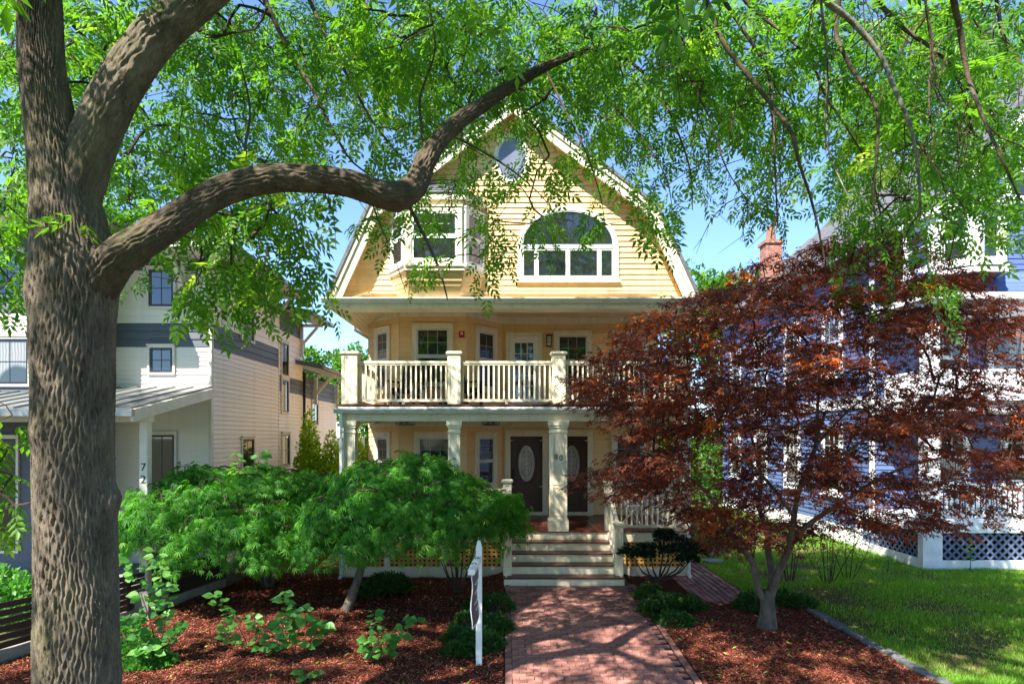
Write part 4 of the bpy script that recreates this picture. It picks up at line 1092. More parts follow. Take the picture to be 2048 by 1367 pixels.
# leaf litter on the mulch
def litter(name, n, sampler, label):
    xy = sampler(n); z = ground_z(xy[:, 0], xy[:, 1]) + rng.uniform(.02, .04, n)
    rot = rotz(rng.uniform(0, 6.28, n)) @ roty(rng.normal(0, .3, n)) @ rotx(rng.normal(0, .3, n))
    lv = np.array([(0, -.5, 0), (.2, 0, .05), (0, .5, 0), (-.2, 0, .05)], float)
    scatter_mesh(name, lv, np.array([(0, 1, 2), (0, 2, 3)]), np.c_[xy, z], rot, rng.uniform(.05, .1, n), M['grass'], rng.random(n), None, label=label, cat='leaf litter', kind='stuff')
litter('fallen_leaves', 260, s_left, 'scattered fallen green leaves on the left mulch bed')
litter('fallen_leaves', 130, s_right, 'scattered fallen green leaves on the right mulch bed')
# grass
gV = np.array([(-.6, 0, 0), (.6, 0, 0), (0, .45, 1)], float); gF = np.array([(0, 1, 2)])
def grass(name, n, x0, x1, y0, y1, hmin, hmax, label, patch=True, keep=None):
    x = rng.uniform(x0, x1, n); y = y0 + (y1 - y0) * rng.random(n) ** 1.5
    pt = .5 + .5 * np.sin(x * 2.1 + 1.3 * np.sin(y * 1.7)) * np.sin(y * 2.4 + np.sin(x * 1.9 + 2))
    ok = rng.random(n) < (.06 + .8 * pt ** 1.3 + sstep(7.2, 9.2, x) * .5 if patch else 1)
    ex = np.array([edge_x(v) + .14 - .12 * rng.random() ** 3 if v < 11.95 else (4.62 if not patch else 5.3) for v in y]); ok &= x > ex
    if keep is not None: ok &= keep(x, y)
    x, y, pt = x[ok], y[ok], pt[ok]; n = len(x)
    h = rng.uniform(hmin, hmax, n) * (.6 + .6 * pt)
    sc = np.stack([np.full(n, .0065) * rng.uniform(.7, 1.5, n), h * rng.uniform(.5, 2.2, n), h], -1)
    scatter_mesh(name, gV, gF, np.c_[x, y, ground_z(x, y) - .004], rotz(rng.uniform(0, 6.28, n)), sc, M['grass'], np.clip(rng.normal(.42, .27, n) - .1 * (pt - .5), 0, 1), None, label=label, cat='grass', kind='stuff')
grass('lawn_grass', 270000, 5.0, 14.5, 8.4, 15.5, .035, .095, 'patchy green lawn between the maple bed and the blue house')
grass('lawn_grass', 40000, 5.0, 10.0, 15.5, 27, .06, .14, 'grass along the side of the blue house')
grass('lawn_grass', 25000, 4.62, 5.4, 12, 24, .02, .05, 'short mossy grass beside the brick side path', patch=False)

# ================================================================== slatted fence on the left
fn = thing('slatted_fence', 'low dark brown fence of horizontal slats on a kerb wall', 'fence', (-6.6, 11.2, gz(-6.6, 11.2)))
A, B = Vector((-8.1, 6.9)), Vector((-5.9, 13.4)); d = (B - A).normalized(); Lf = (B - A).length
fpt = lambda t: A + (B - A) * t
fz = lambda t: gz(*fpt(t))
kw = MB(); nseg = 12
for k in range(nseg):
    a, b = fpt(k / nseg), fpt((k + 1) / nseg); za, zb = fz(k / nseg), fz((k + 1) / nseg); n_ = Vector((-d.y, d.x)) * .07
    kw.hexa([(a.x + n_.x, a.y + n_.y, za - .3), (a.x - n_.x, a.y - n_.y, za - .3), (b.x - n_.x, b.y - n_.y, zb - .3), (b.x + n_.x, b.y + n_.y, zb - .3),
             (a.x + n_.x, a.y + n_.y, za + .17), (a.x - n_.x, a.y - n_.y, za + .17), (b.x - n_.x, b.y - n_.y, zb + .17), (b.x + n_.x, b.y + n_.y, zb + .17)])
kw.build('kerb_wall', M['concrete'], fn)
npost = 6
H = lambda t: .92 - .22 * t
for k in range(npost + 1):
    t = k / npost; p = fpt(t); MB().bar((p.x, p.y, fz(t) + .17), (p.x, p.y, fz(t) + H(t) + .03), .09, .09, (d.x, d.y, 0)).build('fence_post', M['fence'], fn)
for k in range(npost):
    for j in range(6):
        t0, t1 = k / npost + .004, (k + 1) / npost - .004; a, b = fpt(t0), fpt(t1)
        z = lambda t: fz(t) + .24 + (H(t) - .26) * j / 5
        o_ = Vector((d.y, -d.x)) * .055
        MB().bar((a.x + o_.x, a.y + o_.y, z(t0)), (b.x + o_.x, b.y + o_.y, z(t1)), .025, .085).build('slat', M['fence'], fn)

# ================================================================== yard sign
sx, sy = -.372, 9.15; sz = gz(sx, sy)
sg = thing('sign_post', 'white square sign post with hanging dark real-estate panel beside the brick walk', 'sign', (sx, sy, sz))
w = .043
sp = MB(); sp.v = [(sx + a * w, sy + b * w, z) for z in (sz - .1, 1.42) for a, b in ((-1, -1), (1, -1), (1, 1), (-1, 1))] + [(sx + a * w * .45, sy + b * w * .45, 1.51) for a, b in ((-1, -1), (1, -1), (1, 1), (-1, 1))]
sp.f = [(0, 1, 5, 4), (1, 2, 6, 5), (2, 3, 7, 6), (3, 0, 4, 7), (4, 5, 9, 8), (5, 6, 10, 9), (6, 7, 11, 10), (7, 4, 8, 11), (8, 9, 10, 11)]
sp.build('post', M['white'], sg)
a0, a1 = Vector((sx - .005, sy - .03, 1.27)), Vector((sx - .058, sy - 1.0, 1.27))
MB().bar(a0, a1, .085, .07).build('sign_arm', M['white'], sg)
for k, t in enumerate((.22, .6)):
    p = a0.lerp(a1, t) + Vector((0, 0, .036))
    MB().box(p.x - .03, p.x - .012, p.y - .03, p.y + .03, p.z, p.z + .004).box(p.x + .004, p.x + .03, p.y - .03, p.y + .03, p.z, p.z + .004).build('screw_plate', M['black'], sg)
MB().bar(a0 + Vector((.01, 0, .06)), a0 + Vector((.01, 0, -.12)), .02, .02).build('arm_bracket', M['white'], sg)
# hanging panel, slightly curled
pn = MB(); cols_ = 9; rows_ = 8
M['signface'] = surface('sign_panel_face', srgb(70, 66, 84), srgb(62, 58, 76), rough=.4, spec=.5, bump=.02)
for j in range(rows_ + 1):
    for i in range(cols_ + 1):
        t = .12 + .84 * i / cols_; zz = 1.2 - .66 * j / rows_; p = a0.lerp(a1, t)
        pn.v.append((p.x + .03 * math.sin(3.1 * i / cols_) * (j / rows_) ** 1.2 + .012 * math.sin(j), p.y, zz))
for j in range(rows_):
    for i in range(cols_): k = j * (cols_ + 1) + i; pn.f.append((k, k + 1, k + cols_ + 2, k + cols_ + 1))
face = pn.build('sign_panel', M['signface'], sg, True)
md = face.modifiers.new('thickness', 'SOLIDIFY'); md.thickness = .006
rim = MB()
for idx in ([j * (cols_ + 1) for j in range(rows_ + 1)], [j * (cols_ + 1) + cols_ for j in range(rows_ + 1)], list(range(cols_ + 1)), [rows_ * (cols_ + 1) + i for i in range(cols_ + 1)]):
    rim.tube([pn.v[i] for i in idx], .008, 4)
rim.build('panel_rim', M['white'], face)
for zz, wd in ((1.05, .5), (.92, .36), (.78, .44), (.70, .3)):
    st_ = MB()
    pts = []
    for q in np.linspace(.5 - wd * .45, .5 + wd * .45, 7):
        t = .12 + .84 * q; p = a0.lerp(a1, t); jr = (1.2 - zz) / .66
        pts.append((p.x + .03 * math.sin(3.1 * q) * jr ** 1.2 + .012 * math.sin(jr * rows_) + .009, p.y, zz))
    st_.tube(pts, .008, 4); st_.build('lettering_line', M['white'], face)

# ================================================================== porch furniture
def adirondack(x, y, z, rz, label):
    t = thing('slat_back_chair', label, 'chair', (x, y, z), 'black chairs on the balcony')
    T = Matrix.Translation((x, y, z)) @ Matrix.Rotation(rz, 4, 'Z')
    def part(name, mb):
        mb.v = [tuple(T @ Vector(v)) for v in mb.v]; return mb.build(name, M['furn'], t)
    for k in range(5):
        xx = -.22 + k * .11; part('back_slat', MB().bar((xx, .2, .36), (xx * 1.12, .5, 1.12 - .05 * abs(k - 2)), .085, .02, (0, -1, .3)))
    for k in range(6): part('seat_slat', MB().bar((-.26, -.28 + k * .085, .42 - k * .018), (.26, -.28 + k * .085, .42 - k * .018), .07, .02))
    for s in (-1, 1):
        part('arm', MB().bar((s * .31, -.34, .6), (s * .31, .36, .6), .12, .025)); part('leg', MB().bar((s * .29, -.3, 0), (s * .29, -.3, .59), .03, .09, (0, 1, 0)))
        part('leg', MB().bar((s * .27, .5, .0), (s * .27, -.34, .41), .03, .1)); part('arm_support', MB().bar((s * .3, .3, .2), (s * .3, .3, .59), .03, .06, (0, 1, 0)))
    part('back_rail', MB().bar((-.28, .42, .85), (.28, .42, .85), .03, .06))
adirondack(-2.35, 15.35, DK, R(-14), 'black slat-back chair left of the balcony side table')
adirondack(-.98, 15.2, DK, R(38), 'black slat-back chair right of the balcony side table')
t = thing('side_table', 'small black slatted table between the two balcony chairs', 'table', (-1.72, 15.1, DK))
for k in range(5): MB().box(-1.97, -1.47, 14.86 + k * .1, 14.945 + k * .1, DK + .44, DK + .462).build('top_slat', M['furn'], t)
for a in (-1.93, -1.55):
    for b in (14.9, 15.27): MB().box(a, a + .045, b, b + .045, DK, DK + .439).build('leg', M['furn'], t)
def folding_chair(x, y, z, rz, label):
    t = thing('folding_chair', label, 'chair', (x, y, z), 'bistro chairs on the lower porch')
    T = Matrix.Translation((x, y, z)) @ Matrix.Rotation(rz, 4, 'Z')
    def part(name, mb, m=M['bluemetal']):
        mb.v = [tuple(T @ Vector(v)) for v in mb.v]; return mb.build(name, m, t)
    for k in range(4): part('seat_slat', MB().box(-.2, .2, -.2 + k * .1, -.115 + k * .1, .45, .465))
    for zz in (.68, .78): part('back_slat', MB().bar((-.2, .24 + (zz - .68) * .1, zz), (.2, .24 + (zz - .68) * .1, zz), .02, .07))
    for s in (-1, 1):
        part('leg', MB().tube([(s * .2, -.22, 0), (s * .2, .25, .85)], .011, 6), M['white']); part('leg', MB().tube([(s * .17, .24, 0), (s * .17, -.19, .45)], .011, 6), M['white'])
folding_chair(2.95, 15.1, PF, R(70), 'grey-blue folding bistro chair nearer the steps on the lower porch')
folding_chair(3.55, 15.9, PF, R(-40), 'grey-blue folding bistro chair by the far corner of the lower porch')
t = thing('bistro_table', 'small round white metal bistro table on the lower porch', 'table', (3.35, 15.25, PF))
MB().tube([(3.35, 15.25, PF + .70), (3.35, 15.25, PF + .72)], .3, 24).build('table_top', M['bluemetal'], t)
for k in range(3):
    a = k * 2.094 + .3; MB().tube([(3.35 + .24 * math.cos(a), 15.25 + .24 * math.sin(a), PF), (3.35 - .1 * math.cos(a), 15.25 - .1 * math.sin(a), PF + .7)], .011, 6).build('leg', M['white'], t)
# ================================================================== plants: kit
M['ashleaf'] = leaf_mat('ash_leaf', srgb(62, 108, 34), srgb(104, 152, 46), srgb(168, 192, 66), trans=.58, tcol=(1.75, 1.7, .55))
M['redleaf'] = leaf_mat('red_maple_leaf', srgb(66, 42, 42), srgb(122, 70, 48), srgb(214, 122, 50), trans=.48, tcol=(2.2, 1.1, .42), rough=.4)
M['laceleaf'] = leaf_mat('laceleaf', srgb(54, 114, 38), srgb(98, 160, 52), srgb(164, 200, 78), trans=.55, tcol=(1.5, 1.7, .6))
M['boxleaf'] = leaf_mat('small_glossy_leaf', srgb(34, 66, 24), srgb(64, 104, 38), srgb(98, 136, 58), trans=.25)
M['darkleaf'] = leaf_mat('dark_conifer_leaf', srgb(16, 38, 24), srgb(28, 58, 34), srgb(46, 78, 42), trans=.15)
M['broadleaf'] = leaf_mat('broad_leaf', srgb(66, 122, 52), srgb(100, 158, 70), srgb(140, 184, 92), trans=.45, tcol=(1.3, 1.5, .6))
M['limeleaf'] = leaf_mat('lime_leaf', srgb(120, 160, 44), srgb(168, 192, 58), srgb(206, 212, 84), trans=.5)
M['farleaf'] = leaf_mat('far_tree_leaf', srgb(60, 100, 34), srgb(92, 138, 44), srgb(132, 166, 60), trans=.4)

def basis(fwd, up):
    """(n,3,3) rotation with local +y along fwd and local +z near up"""
    y = fwd / np.linalg.norm(fwd, axis=1, keepdims=True)
    x = np.cross(y, up); x /= np.maximum(np.linalg.norm(x, axis=1, keepdims=True), 1e-6)
    z = np.cross(x, y)
    return np.stack([x, y, z], -1)

def leaflet(V, F, base, d, up, L, W, fold=.18, mid=.42):
    d = d / np.linalg.norm(d); s = np.cross(d, up); s /= max(np.linalg.norm(s), 1e-6); u = np.cross(s, d)
    i = len(V)
    V += [base, base + d * L * mid + s * W / 2 + u * W * fold, base + d * L - u * L * .06, base + d * L * mid - s * W / 2 + u * W * fold]
    F += [(i, i + 1, i + 2), (i, i + 2, i + 3)]

def ash_leaf(rg):
    """pinnate leaf of seven leaflets along +y, unit length"""
    V, F = [], []
    Y = np.array([0, 1., 0]); Z = np.array([0, 0, 1.])
    curve = lambda t: np.array([0, t, -.22 * t * t])
    for t in (.3, .52, .74):
        for s in (-1, 1):
            d = np.array([s * .8, .62, -.22 + rg.normal(0, .1)]); leaflet(V, F, curve(t), d, Z + rg.normal(0, .15, 3), rg.uniform(.36, .44), rg.uniform(.13, .16))
    leaflet(V, F, curve(.82), np.array([0, .9, -.4]), Z, .46, .17)
    return np.array(V), np.array(F)

def ash_spray(rg, leaves=9, L=.25):
    """twig end with opposite leaves; also returns the leaf frames"""
    V, F, R_, n, fr_ = [], [], [], 0, []
    for k in range(leaves):
        node = k // 2; s = 1 if k % 2 else -1
        t = .05 + .1 * node
        if k == leaves - 1: f = np.array([rg.normal(0, .2), 1, -.35])
        else:
            a = rg.normal(0, .35) + (0 if node % 2 == 0 else .9)
            f = np.array([s * math.cos(a) * .9, .55 + rg.normal(0, .15), math.sin(a) * s * .55 - .25])
        B = basis(f[None], np.array([[rg.normal(0, .25), -.1, 1.]]))[0]
        lv, lf = ash_leaf(rg); sc = L * rg.uniform(.8, 1.15)
        p = np.array([0, t, -.25 * t * t])
        V.append(lv @ B.T * sc + p); F.append(lf + n); n += len(lv); R_.append(np.full(len(lv), rg.uniform(-.18, .18))); fr_.append((B, sc, p))
    return np.concatenate(V), np.concatenate(F), np.concatenate(R_), fr_

def star_leaf(lobes=5, spread=2.3, w=.2):
    """palmate leaf, centre at origin, main lobe along +y"""
    V, F = [], []; Z = np.array([0, 0, 1.])
    for k in range(lobes):
        a = (k / (lobes - 1) - .5) * 2 * spread if lobes > 1 else 0
        L = 1 - .38 * abs(a) / spread
        d = np.array([math.sin(a), math.cos(a), -.18]); leaflet(V, F, np.zeros(3), d, Z, L, w * (1 if lobes > 5 else 1.5) , fold=.1, mid=.5)
    return np.array(V), np.array(F)

def thread_leaf(lobes=7, w=.09):
    V, F = [], []
    for k in range(lobes):
        a = (k / (lobes - 1) - .5) * 2.4; L = 1 - .3 * abs(a) / 1.2
        d = np.array([math.sin(a), math.cos(a), -.25]); s = np.array([math.cos(a), -math.sin(a), 0]) * w / 2; i = len(V)
        V += [np.zeros(3), d * L * .45 + s, d * L + np.array([0, 0, -.15]), d * L * .45 - s]
        F += [(i, i + 1, i + 2), (i, i + 2, i + 3)]
    return np.array(V), np.array(F)

def pad(rg, leafs, n, rx, ry, rz, size, droop=.25):
    """flat spray of leaves around the origin, heading +y"""
    V, F, R_, c, frm = [], [], [], 0, []
    for k in range(n):
        lv, lf = leafs[k % len(leafs)]
        r = math.sqrt(rg.random()); a = rg.uniform(0, 6.283)
        p = np.array([rx * r * math.cos(a), ry * r * math.sin(a) + ry * .6, rg.normal(0, rz) - droop * r * r * .3])
        f = np.array([math.cos(a) * .8 + rg.normal(0, .4), math.sin(a) * .8 + .5 + rg.normal(0, .4), -droop + rg.normal(0, .25)])
        B = basis(f[None], np.array([[rg.normal(0, .3), rg.normal(0, .3), 1.]]))[0]; sc = size * rg.uniform(.7, 1.25)
        V.append(lv @ B.T * sc + p); F.append(lf + c); c += len(lv); R_.append(np.full(len(lv), rg.uniform(-.22, .22))); frm.append((B, sc, p))
    return np.concatenate(V), np.concatenate(F), np.concatenate(R_), frm

def scatter(name, templates, pos, rot, scale, base_rnd, m, parent=None, **k):
    """many sprays/pads in one mesh"""
    Vs, Fs, Rs, off = [], [], [], 0
    which = rng.integers(0, len(templates), len(pos))
    for ti, t in enumerate(templates):
        tV, tF, tR = t[:3]; idx = np.where(which == ti)[0]
        if not len(idx): continue
        V = np.einsum('nij,kj->nki', rot[idx], tV) * scale[idx, None, None] + pos[idx, None, :]
        F = tF[None] + (np.arange(len(idx)) * len(tV))[:, None, None] + off
        Vs.append(V.reshape(-1, 3)); Fs.append(F.reshape(-1, 3)); Rs.append(np.clip(base_rnd[idx, None] + tR[None], 0, 1).ravel()); off += len(idx) * len(tV)
    return tag(link(name, np_mesh(name, np.concatenate(Vs), np.concatenate(Fs), m, np.concatenate(Rs)), parent), **k)

def smooth_path(pts, rad, sub=6):
    """Catmull-Rom through the points"""
    P_ = [Vector(p) for p in pts]; out, ro_ = [], []
    for i in range(len(P_) - 1):
        p0, p1, p2, p3 = P_[max(i - 1, 0)], P_[i], P_[i + 1], P_[min(i + 2, len(P_) - 1)]
        for k in range(sub):
            t = k / sub
            out.append(0.5 * ((2 * p1) + (p2 - p0) * t + (2 * p0 - 5 * p1 + 4 * p2 - p3) * t * t + (3 * p1 - p0 - 3 * p2 + p3) * t ** 3)); ro_.append(rad[i] + (rad[i + 1] - rad[i]) * t)
    out.append(P_[-1]); ro_.append(rad[-1])
    return out, ro_

def bark_limb(name, pts, rad, m, parent, amp=.01, cell=.05, nseg=48, step=.03, lumps=(), flare=0):
    """trunk or limb with ridged, interlacing bark as real relief"""
    path, rr = smooth_path(pts, rad, 24)
    path = np.array([tuple(p) for p in path]); rr = np.array(rr)
    s = np.r_[0, np.cumsum(np.linalg.norm(np.diff(path, axis=0), axis=1))]
    n = max(8, int(s[-1] / step)); sv = np.linspace(0, s[-1], n)
    C_ = np.stack([np.interp(sv, s, path[:, k]) for k in range(3)], -1); r = np.interp(sv, s, rr)
    T = np.gradient(C_, axis=0); T /= np.linalg.norm(T, axis=1, keepdims=True)
    a = np.array([1., 0, 0]) if abs(T[0][0]) < .9 else np.array([0, 1., 0]); A = []
    for t in T:
        a = a - t * a.dot(t); a /= np.linalg.norm(a); A.append(a)
    A = np.array(A); B = np.cross(T, A)
    th = np.linspace(0, 2 * np.pi, nseg, endpoint=False)
    U, S = np.meshgrid(th, sv); rm = np.mean(r)
    nc = max(4, 2 * round(np.pi * rm / cell)); arc = U * nc / (2 * np.pi)      # ridges that weave in and out of their neighbours
    warp = .3 * np.sin(S * 3.1 + 2 * U) + .22 * np.sin(S * 6.7 - 3 * U + 1) + .12 * np.sin(S * 15 + 5 * U)
    a_ = arc + warp; k0 = np.floor(a_); dmin = np.full(a_.shape, 9.)
    for dk in (-1, 0, 1, 2):
        k = k0 + dk; lam = cell * (7.5 + 2.5 * np.sin(k * 2.9))
        line = k + .27 * np.sin(2 * np.pi * S / lam + np.pi * k + 1.9 * np.sin(k * 1.7 + S * 2.3) + 1.2 * np.sin(S * 5.1 + k * k * .7)) + .08 * np.sin(S * 41 + k * 2.3) + .05 * np.sin(S * 97 + k * 5.1)
        dmin = np.minimum(dmin, np.abs(a_ - line) * (1 + .4 * np.sin(S * 17 + k * 4.1) + .25 * np.sin(S * 53 + k * 7.7)))
    h = 1 - np.clip(dmin / .5, 0, 1) ** 1.3
    h = h * (.85 + .15 * np.sin(S * 7 + U * 3) * np.sin(S * 3.1 - U * 2)) + .1 * np.sin(S * 90 + U * 31) * np.sin(U * 47 - S * 61)
    rad_ = r[:, None] * (1 + .035 * np.sin(2 * U + S * 1.3) + .025 * np.sin(3 * U - S * 2.1)) + amp * (h - .5)
    for (s0, u0, su, sd, am) in lumps:
        du = (U - u0 + np.pi) % (2 * np.pi) - np.pi
        rad_ = rad_ + am * np.exp(-(du / su) ** 2 - ((S - s0) / sd) ** 2)
    if flare: rad_ = rad_ * (1 + flare * np.exp(-S / .35) * (1 + .3 * np.sin(5 * U)))
    V = C_[:, None, :] + (A[:, None, :] * np.cos(U)[..., None] + B[:, None, :] * np.sin(U)[..., None]) * rad_[..., None]
    i = np.arange(n - 1)[:, None] * nseg; j = np.arange(nseg)[None]; jn = (j + 1) % nseg
    F = np.stack([i + j, i + jn, i + nseg + jn, i + nseg + j], -1).reshape(-1, 4)
    return link(name, np_mesh(name, V.reshape(-1, 3), F, m, smooth=True), parent)

def span_tree(roots, targets, bias=.0):
    """joins every target to the nearest point already on the tree (minimum spanning tree)"""
    n = len(targets); par = np.full(n, -1); done = np.zeros(n, bool)
    d0 = np.linalg.norm(targets[:, None] - roots[None], axis=2) if len(roots) * n < 3e6 else np.stack([np.linalg.norm(targets - q, axis=1) for q in roots], 1)
    best = d0.min(1); who = -1 - d0.argmin(1); order = []
    for _ in range(n):
        k = np.argmin(np.where(done, 1e9, best)); done[k] = True; par[k] = who[k]; order.append(k)
        d = np.linalg.norm(targets - targets[k], axis=1) + bias; m_ = (d < best) & ~done
        best[m_] = d[m_]; who[m_] = k
    return par, order

def twig_mesh(roots, targets, par, order, r0, power=.45, sag=.06, sides=4, maxr=.05, maxlen=9):
    cnt = np.ones(len(targets))
    for k in order[::-1]:
        if par[k] >= 0: cnt[par[k]] += cnt[k]
    rad = np.minimum(r0 * cnt ** power, maxr)
    mb = MB()
    for k in order:
        q = targets[k]; p = targets[par[k]] if par[k] >= 0 else roots[-1 - par[k]]
        L = np.linalg.norm(q - p)
        if L < 1e-4 or L > maxlen: continue
        rp = min(rad[par[k]], rad[k] * 1.5) if par[k] >= 0 else rad[k] * 1.25
        m1 = p * .5 + q * .5 + rng.normal(0, .05, 3) * L + np.array([0, 0, sag * L])
        mb.tube([p, m1, q], [rp, (rp + rad[k]) / 2, rad[k]], sides, cap=False)
    return mb, rad

def in_poly(px, py, poly):
    x = np.asarray(px); y = np.asarray(py); c = np.zeros(x.shape, bool); j = len(poly) - 1
    for i in range(len(poly)):
        (xi, yi), (xj, yj) = poly[i], poly[j]
        c ^= ((yi > y) != (yj > y)) & (x < (xj - xi) * (y - yi) / (yj - yi + 1e-12) + xi); j = i
    return c
def proj(p):
    return 1010 + p[:, 0] * F_PX / p[:, 1], 872 - (p[:, 2] - CAM_Z) * F_PX / p[:, 1]

# ================================================================== the ash tree over the front yard
ash = thing('ash_tree', 'large ash tree with furrowed trunk at left and branches arching over the picture', 'tree', (-3.64, 5.5, -.5))
TY = 5.5
def pl(*pts): return [tuple(P(*p)) for p in pts]
trunk_pts = [(-3.68, TY, -.55), (-3.66, TY, .6), tuple(P(152, 1100, TY)), tuple(P(146, 900, TY)), tuple(P(148, 700, TY)), tuple(P(148, 560, TY)), tuple(P(135, 430, TY)), tuple(P(104, 270, TY)), tuple(P(84, 120, TY)), tuple(P(80, -40, TY)), tuple(P(86, -260, TY)), tuple(P(60, -560, TY)), tuple(P(90, -900, TY + .3)), tuple(P(70, -1300, TY + .2))]
trunk_rad = [.36, .315, .31, .3, .302, .305, .262, .19, .168, .162, .158, .14, .11, .06]
bark_limb('limb', trunk_pts[10:], trunk_rad[10:], M['bark'], ash, amp=.02, cell=.05, nseg=40, step=.05)
bark_limb('trunk', trunk_pts[:11], trunk_rad[:11], M['bark'], ash, amp=.028, cell=.027, nseg=390, step=.021, lumps=[(3.0, 0.1, .35, .12, .07), (3.6, 4.4, .5, .1, .03), (4.75, 3.3, .5, .16, .05), (5.0, .0, .8, .25, .06)], flare=.25)
B_pts = [tuple(P(150, 420, TY + .02)), tuple(P(180, 300, TY + .03)), tuple(P(235, 180, TY + .05)), tuple(P(315, 70, TY + .1)), tuple(P(420, -25, TY + .15)), tuple(P(540, -130, TY + .25)), (-.9, 5.9, 8.3), (.6, 6.1, 8.9), (2.2, 6.4, 9.0), (3.8, 6.6, 8.5), (5.2, 6.6, 7.6)]
bark_limb('limb', B_pts, [.165, .178, .176, .17, .165, .15, .12, .095, .075, .05, .03], M['bark'], ash, amp=.022, cell=.03, nseg=130, step=.022)
C_pts = pl((185, 590, TY), (232, 520, TY - .1), (290, 480, TY - .08), (360, 435, TY), (450, 380, TY + .15), (560, 356, TY + .3), (690, 365, TY + .5), (775, 390, TY + .65), (826, 376, TY + .75), (855, 318, TY + .9), (902, 256, TY + 1.1), (985, 196, TY + 1.4), (1060, 150, TY + 1.6), (1125, 118, TY + 1.8), (1190, 96, TY + 2.0), (1265, 82, TY + 2.1), (1340, 60, TY + 2.2), (1400, 30, TY + 2.3))
bark_limb('limb', C_pts, [.16, .145, .132, .125, .12, .118, .12, .13, .122, .096, .084, .066, .05, .038, .026, .017, .012, .006], M['limb'], ash, amp=.02, cell=.024, nseg=110, step=.022, lumps=[(.55, 1.2, .6, .07, .03), (1.62, 2.0, .7, .09, .035), (2.6, 4.4, .6, .08, .03), (3.05, 1.0, .9, .1, .045), (3.6, 3.0, .6, .06, .025), (4.2, .5, .6, .07, .02)])
D_pts = [trunk_pts[9], (-5.2, 5.2, 8.2), (-6.4, 4.6, 9.6), (-7.8, 3.8, 10.6), (-9.4, 3.2, 11)]
E_pts = [trunk_pts[10], (-3.6, 4.3, 9.2), (-3.0, 2.8, 10.2), (-2.4, .8, 10.8), (-1.8, -1.2, 11)]
F_pts = [trunk_pts[10], (-4.4, 6.8, 9.6), (-4.8, 8.2, 10.6), (-5.2, 9.6, 11.2)]
G_pts = [B_pts[6], (.2, 4.8, 9.4), (1.4, 3.4, 10.2), (2.8, 1.8, 10.6), (4.0, .4, 10.6)]
for q in (D_pts, E_pts, F_pts, G_pts): bark_limb('limb', q, [.13, .11, .085, .06, .03][:len(q)] if len(q) == 5 else [.12, .09, .06, .03], M['limb'], ash, amp=.012, cell=.05, nseg=40, step=.04)
roots = []
for q in (trunk_pts[9:], B_pts[3:], C_pts[6:], D_pts[1:], E_pts[1:], F_pts[1:], G_pts[1:]):
    pth, _ = smooth_path(q, [1] * len(q), 8); roots += [tuple(v) for v in pth]
# hanging branches read off the photograph
def near_B(p):
    pth, _ = smooth_path(B_pts[4:], [1] * len(B_pts[4:]), 8); return min(pth, key=lambda v: (v - Vector(p)).length)
hang = [
    ([(1395, -60), (1420, 20), (1450, 90), (1520, 180), (1580, 260), (1600, 330), (1628, 420), (1650, 520)], 6.4, .034, 'limb'),
    ([(1430, -50), (1480, 50), (1530, 130), (1545, 210), (1550, 330), (1555, 450)], 6.9, .028, 'limb'),
    ([(1600, -50), (1700, 40), (1760, 110), (1790, 180), (1820, 250), (1835, 330), (1842, 430)], 6.2, .036, 'lichen'),
    ([(1730, -40), (1800, 50), (1880, 110), (1925, 180), (1945, 260)], 7.0, .034, 'limb'),
    ([(1900, -40), (1920, 60), (1935, 150), (1960, 220), (2000, 310), (2040, 400)], 6.0, .034, 'limb'),
    ([(1690, -50), (1672, 60), (1700, 130), (1750, 210), (1755, 290), (1748, 420), (1790, 500)], 6.8, .032, 'limb'),
    ([(1480, -20), (1570, 70), (1620, 120), (1650, 190), (1690, 250), (1740, 340), (1760, 430)], 7.3, .022, 'limb'),
    ([(1350, -30), (1365, 60), (1380, 150), (1420, 240), (1450, 330), (1480, 380), (1510, 415)], 6.6, .014, 'limb'),
    ([(1850, -30), (1862, 100), (1858, 200), (1870, 330)], 6.4, .016, 'limb'),
    ([(1640, -30), (1655, 120), (1650, 260), (1668, 330), (1700, 400)], 6.0, .016, 'lichen'),
    ([(1990, -30), (2010, 80), (2055, 140), (2120, 190)], 7.0, .03, 'limb'),
]
for pts, Y, r0, mk in hang:
    q = pl(*[(a, b, Y + .25 * math.sin(i * 1.1 + Y)) for i, (a, b) in enumerate(pts)])
    s0 = near_B(q[0]); q = [tuple(s0), tuple((Vector(q[0]) + s0) / 2 + Vector((0, 0, .12)))] + q
    n = len(q); bark_limb('branch', q, [r0 * 1.15 * (1 - .8 * k / (n - 1)) for k in range(n)], M[mk], ash, amp=.006, cell=.03, nseg=12, step=.03)
    pth, _ = smooth_path(q[2:], [1] * (n - 2), 4); roots += [tuple(v) for v in pth]
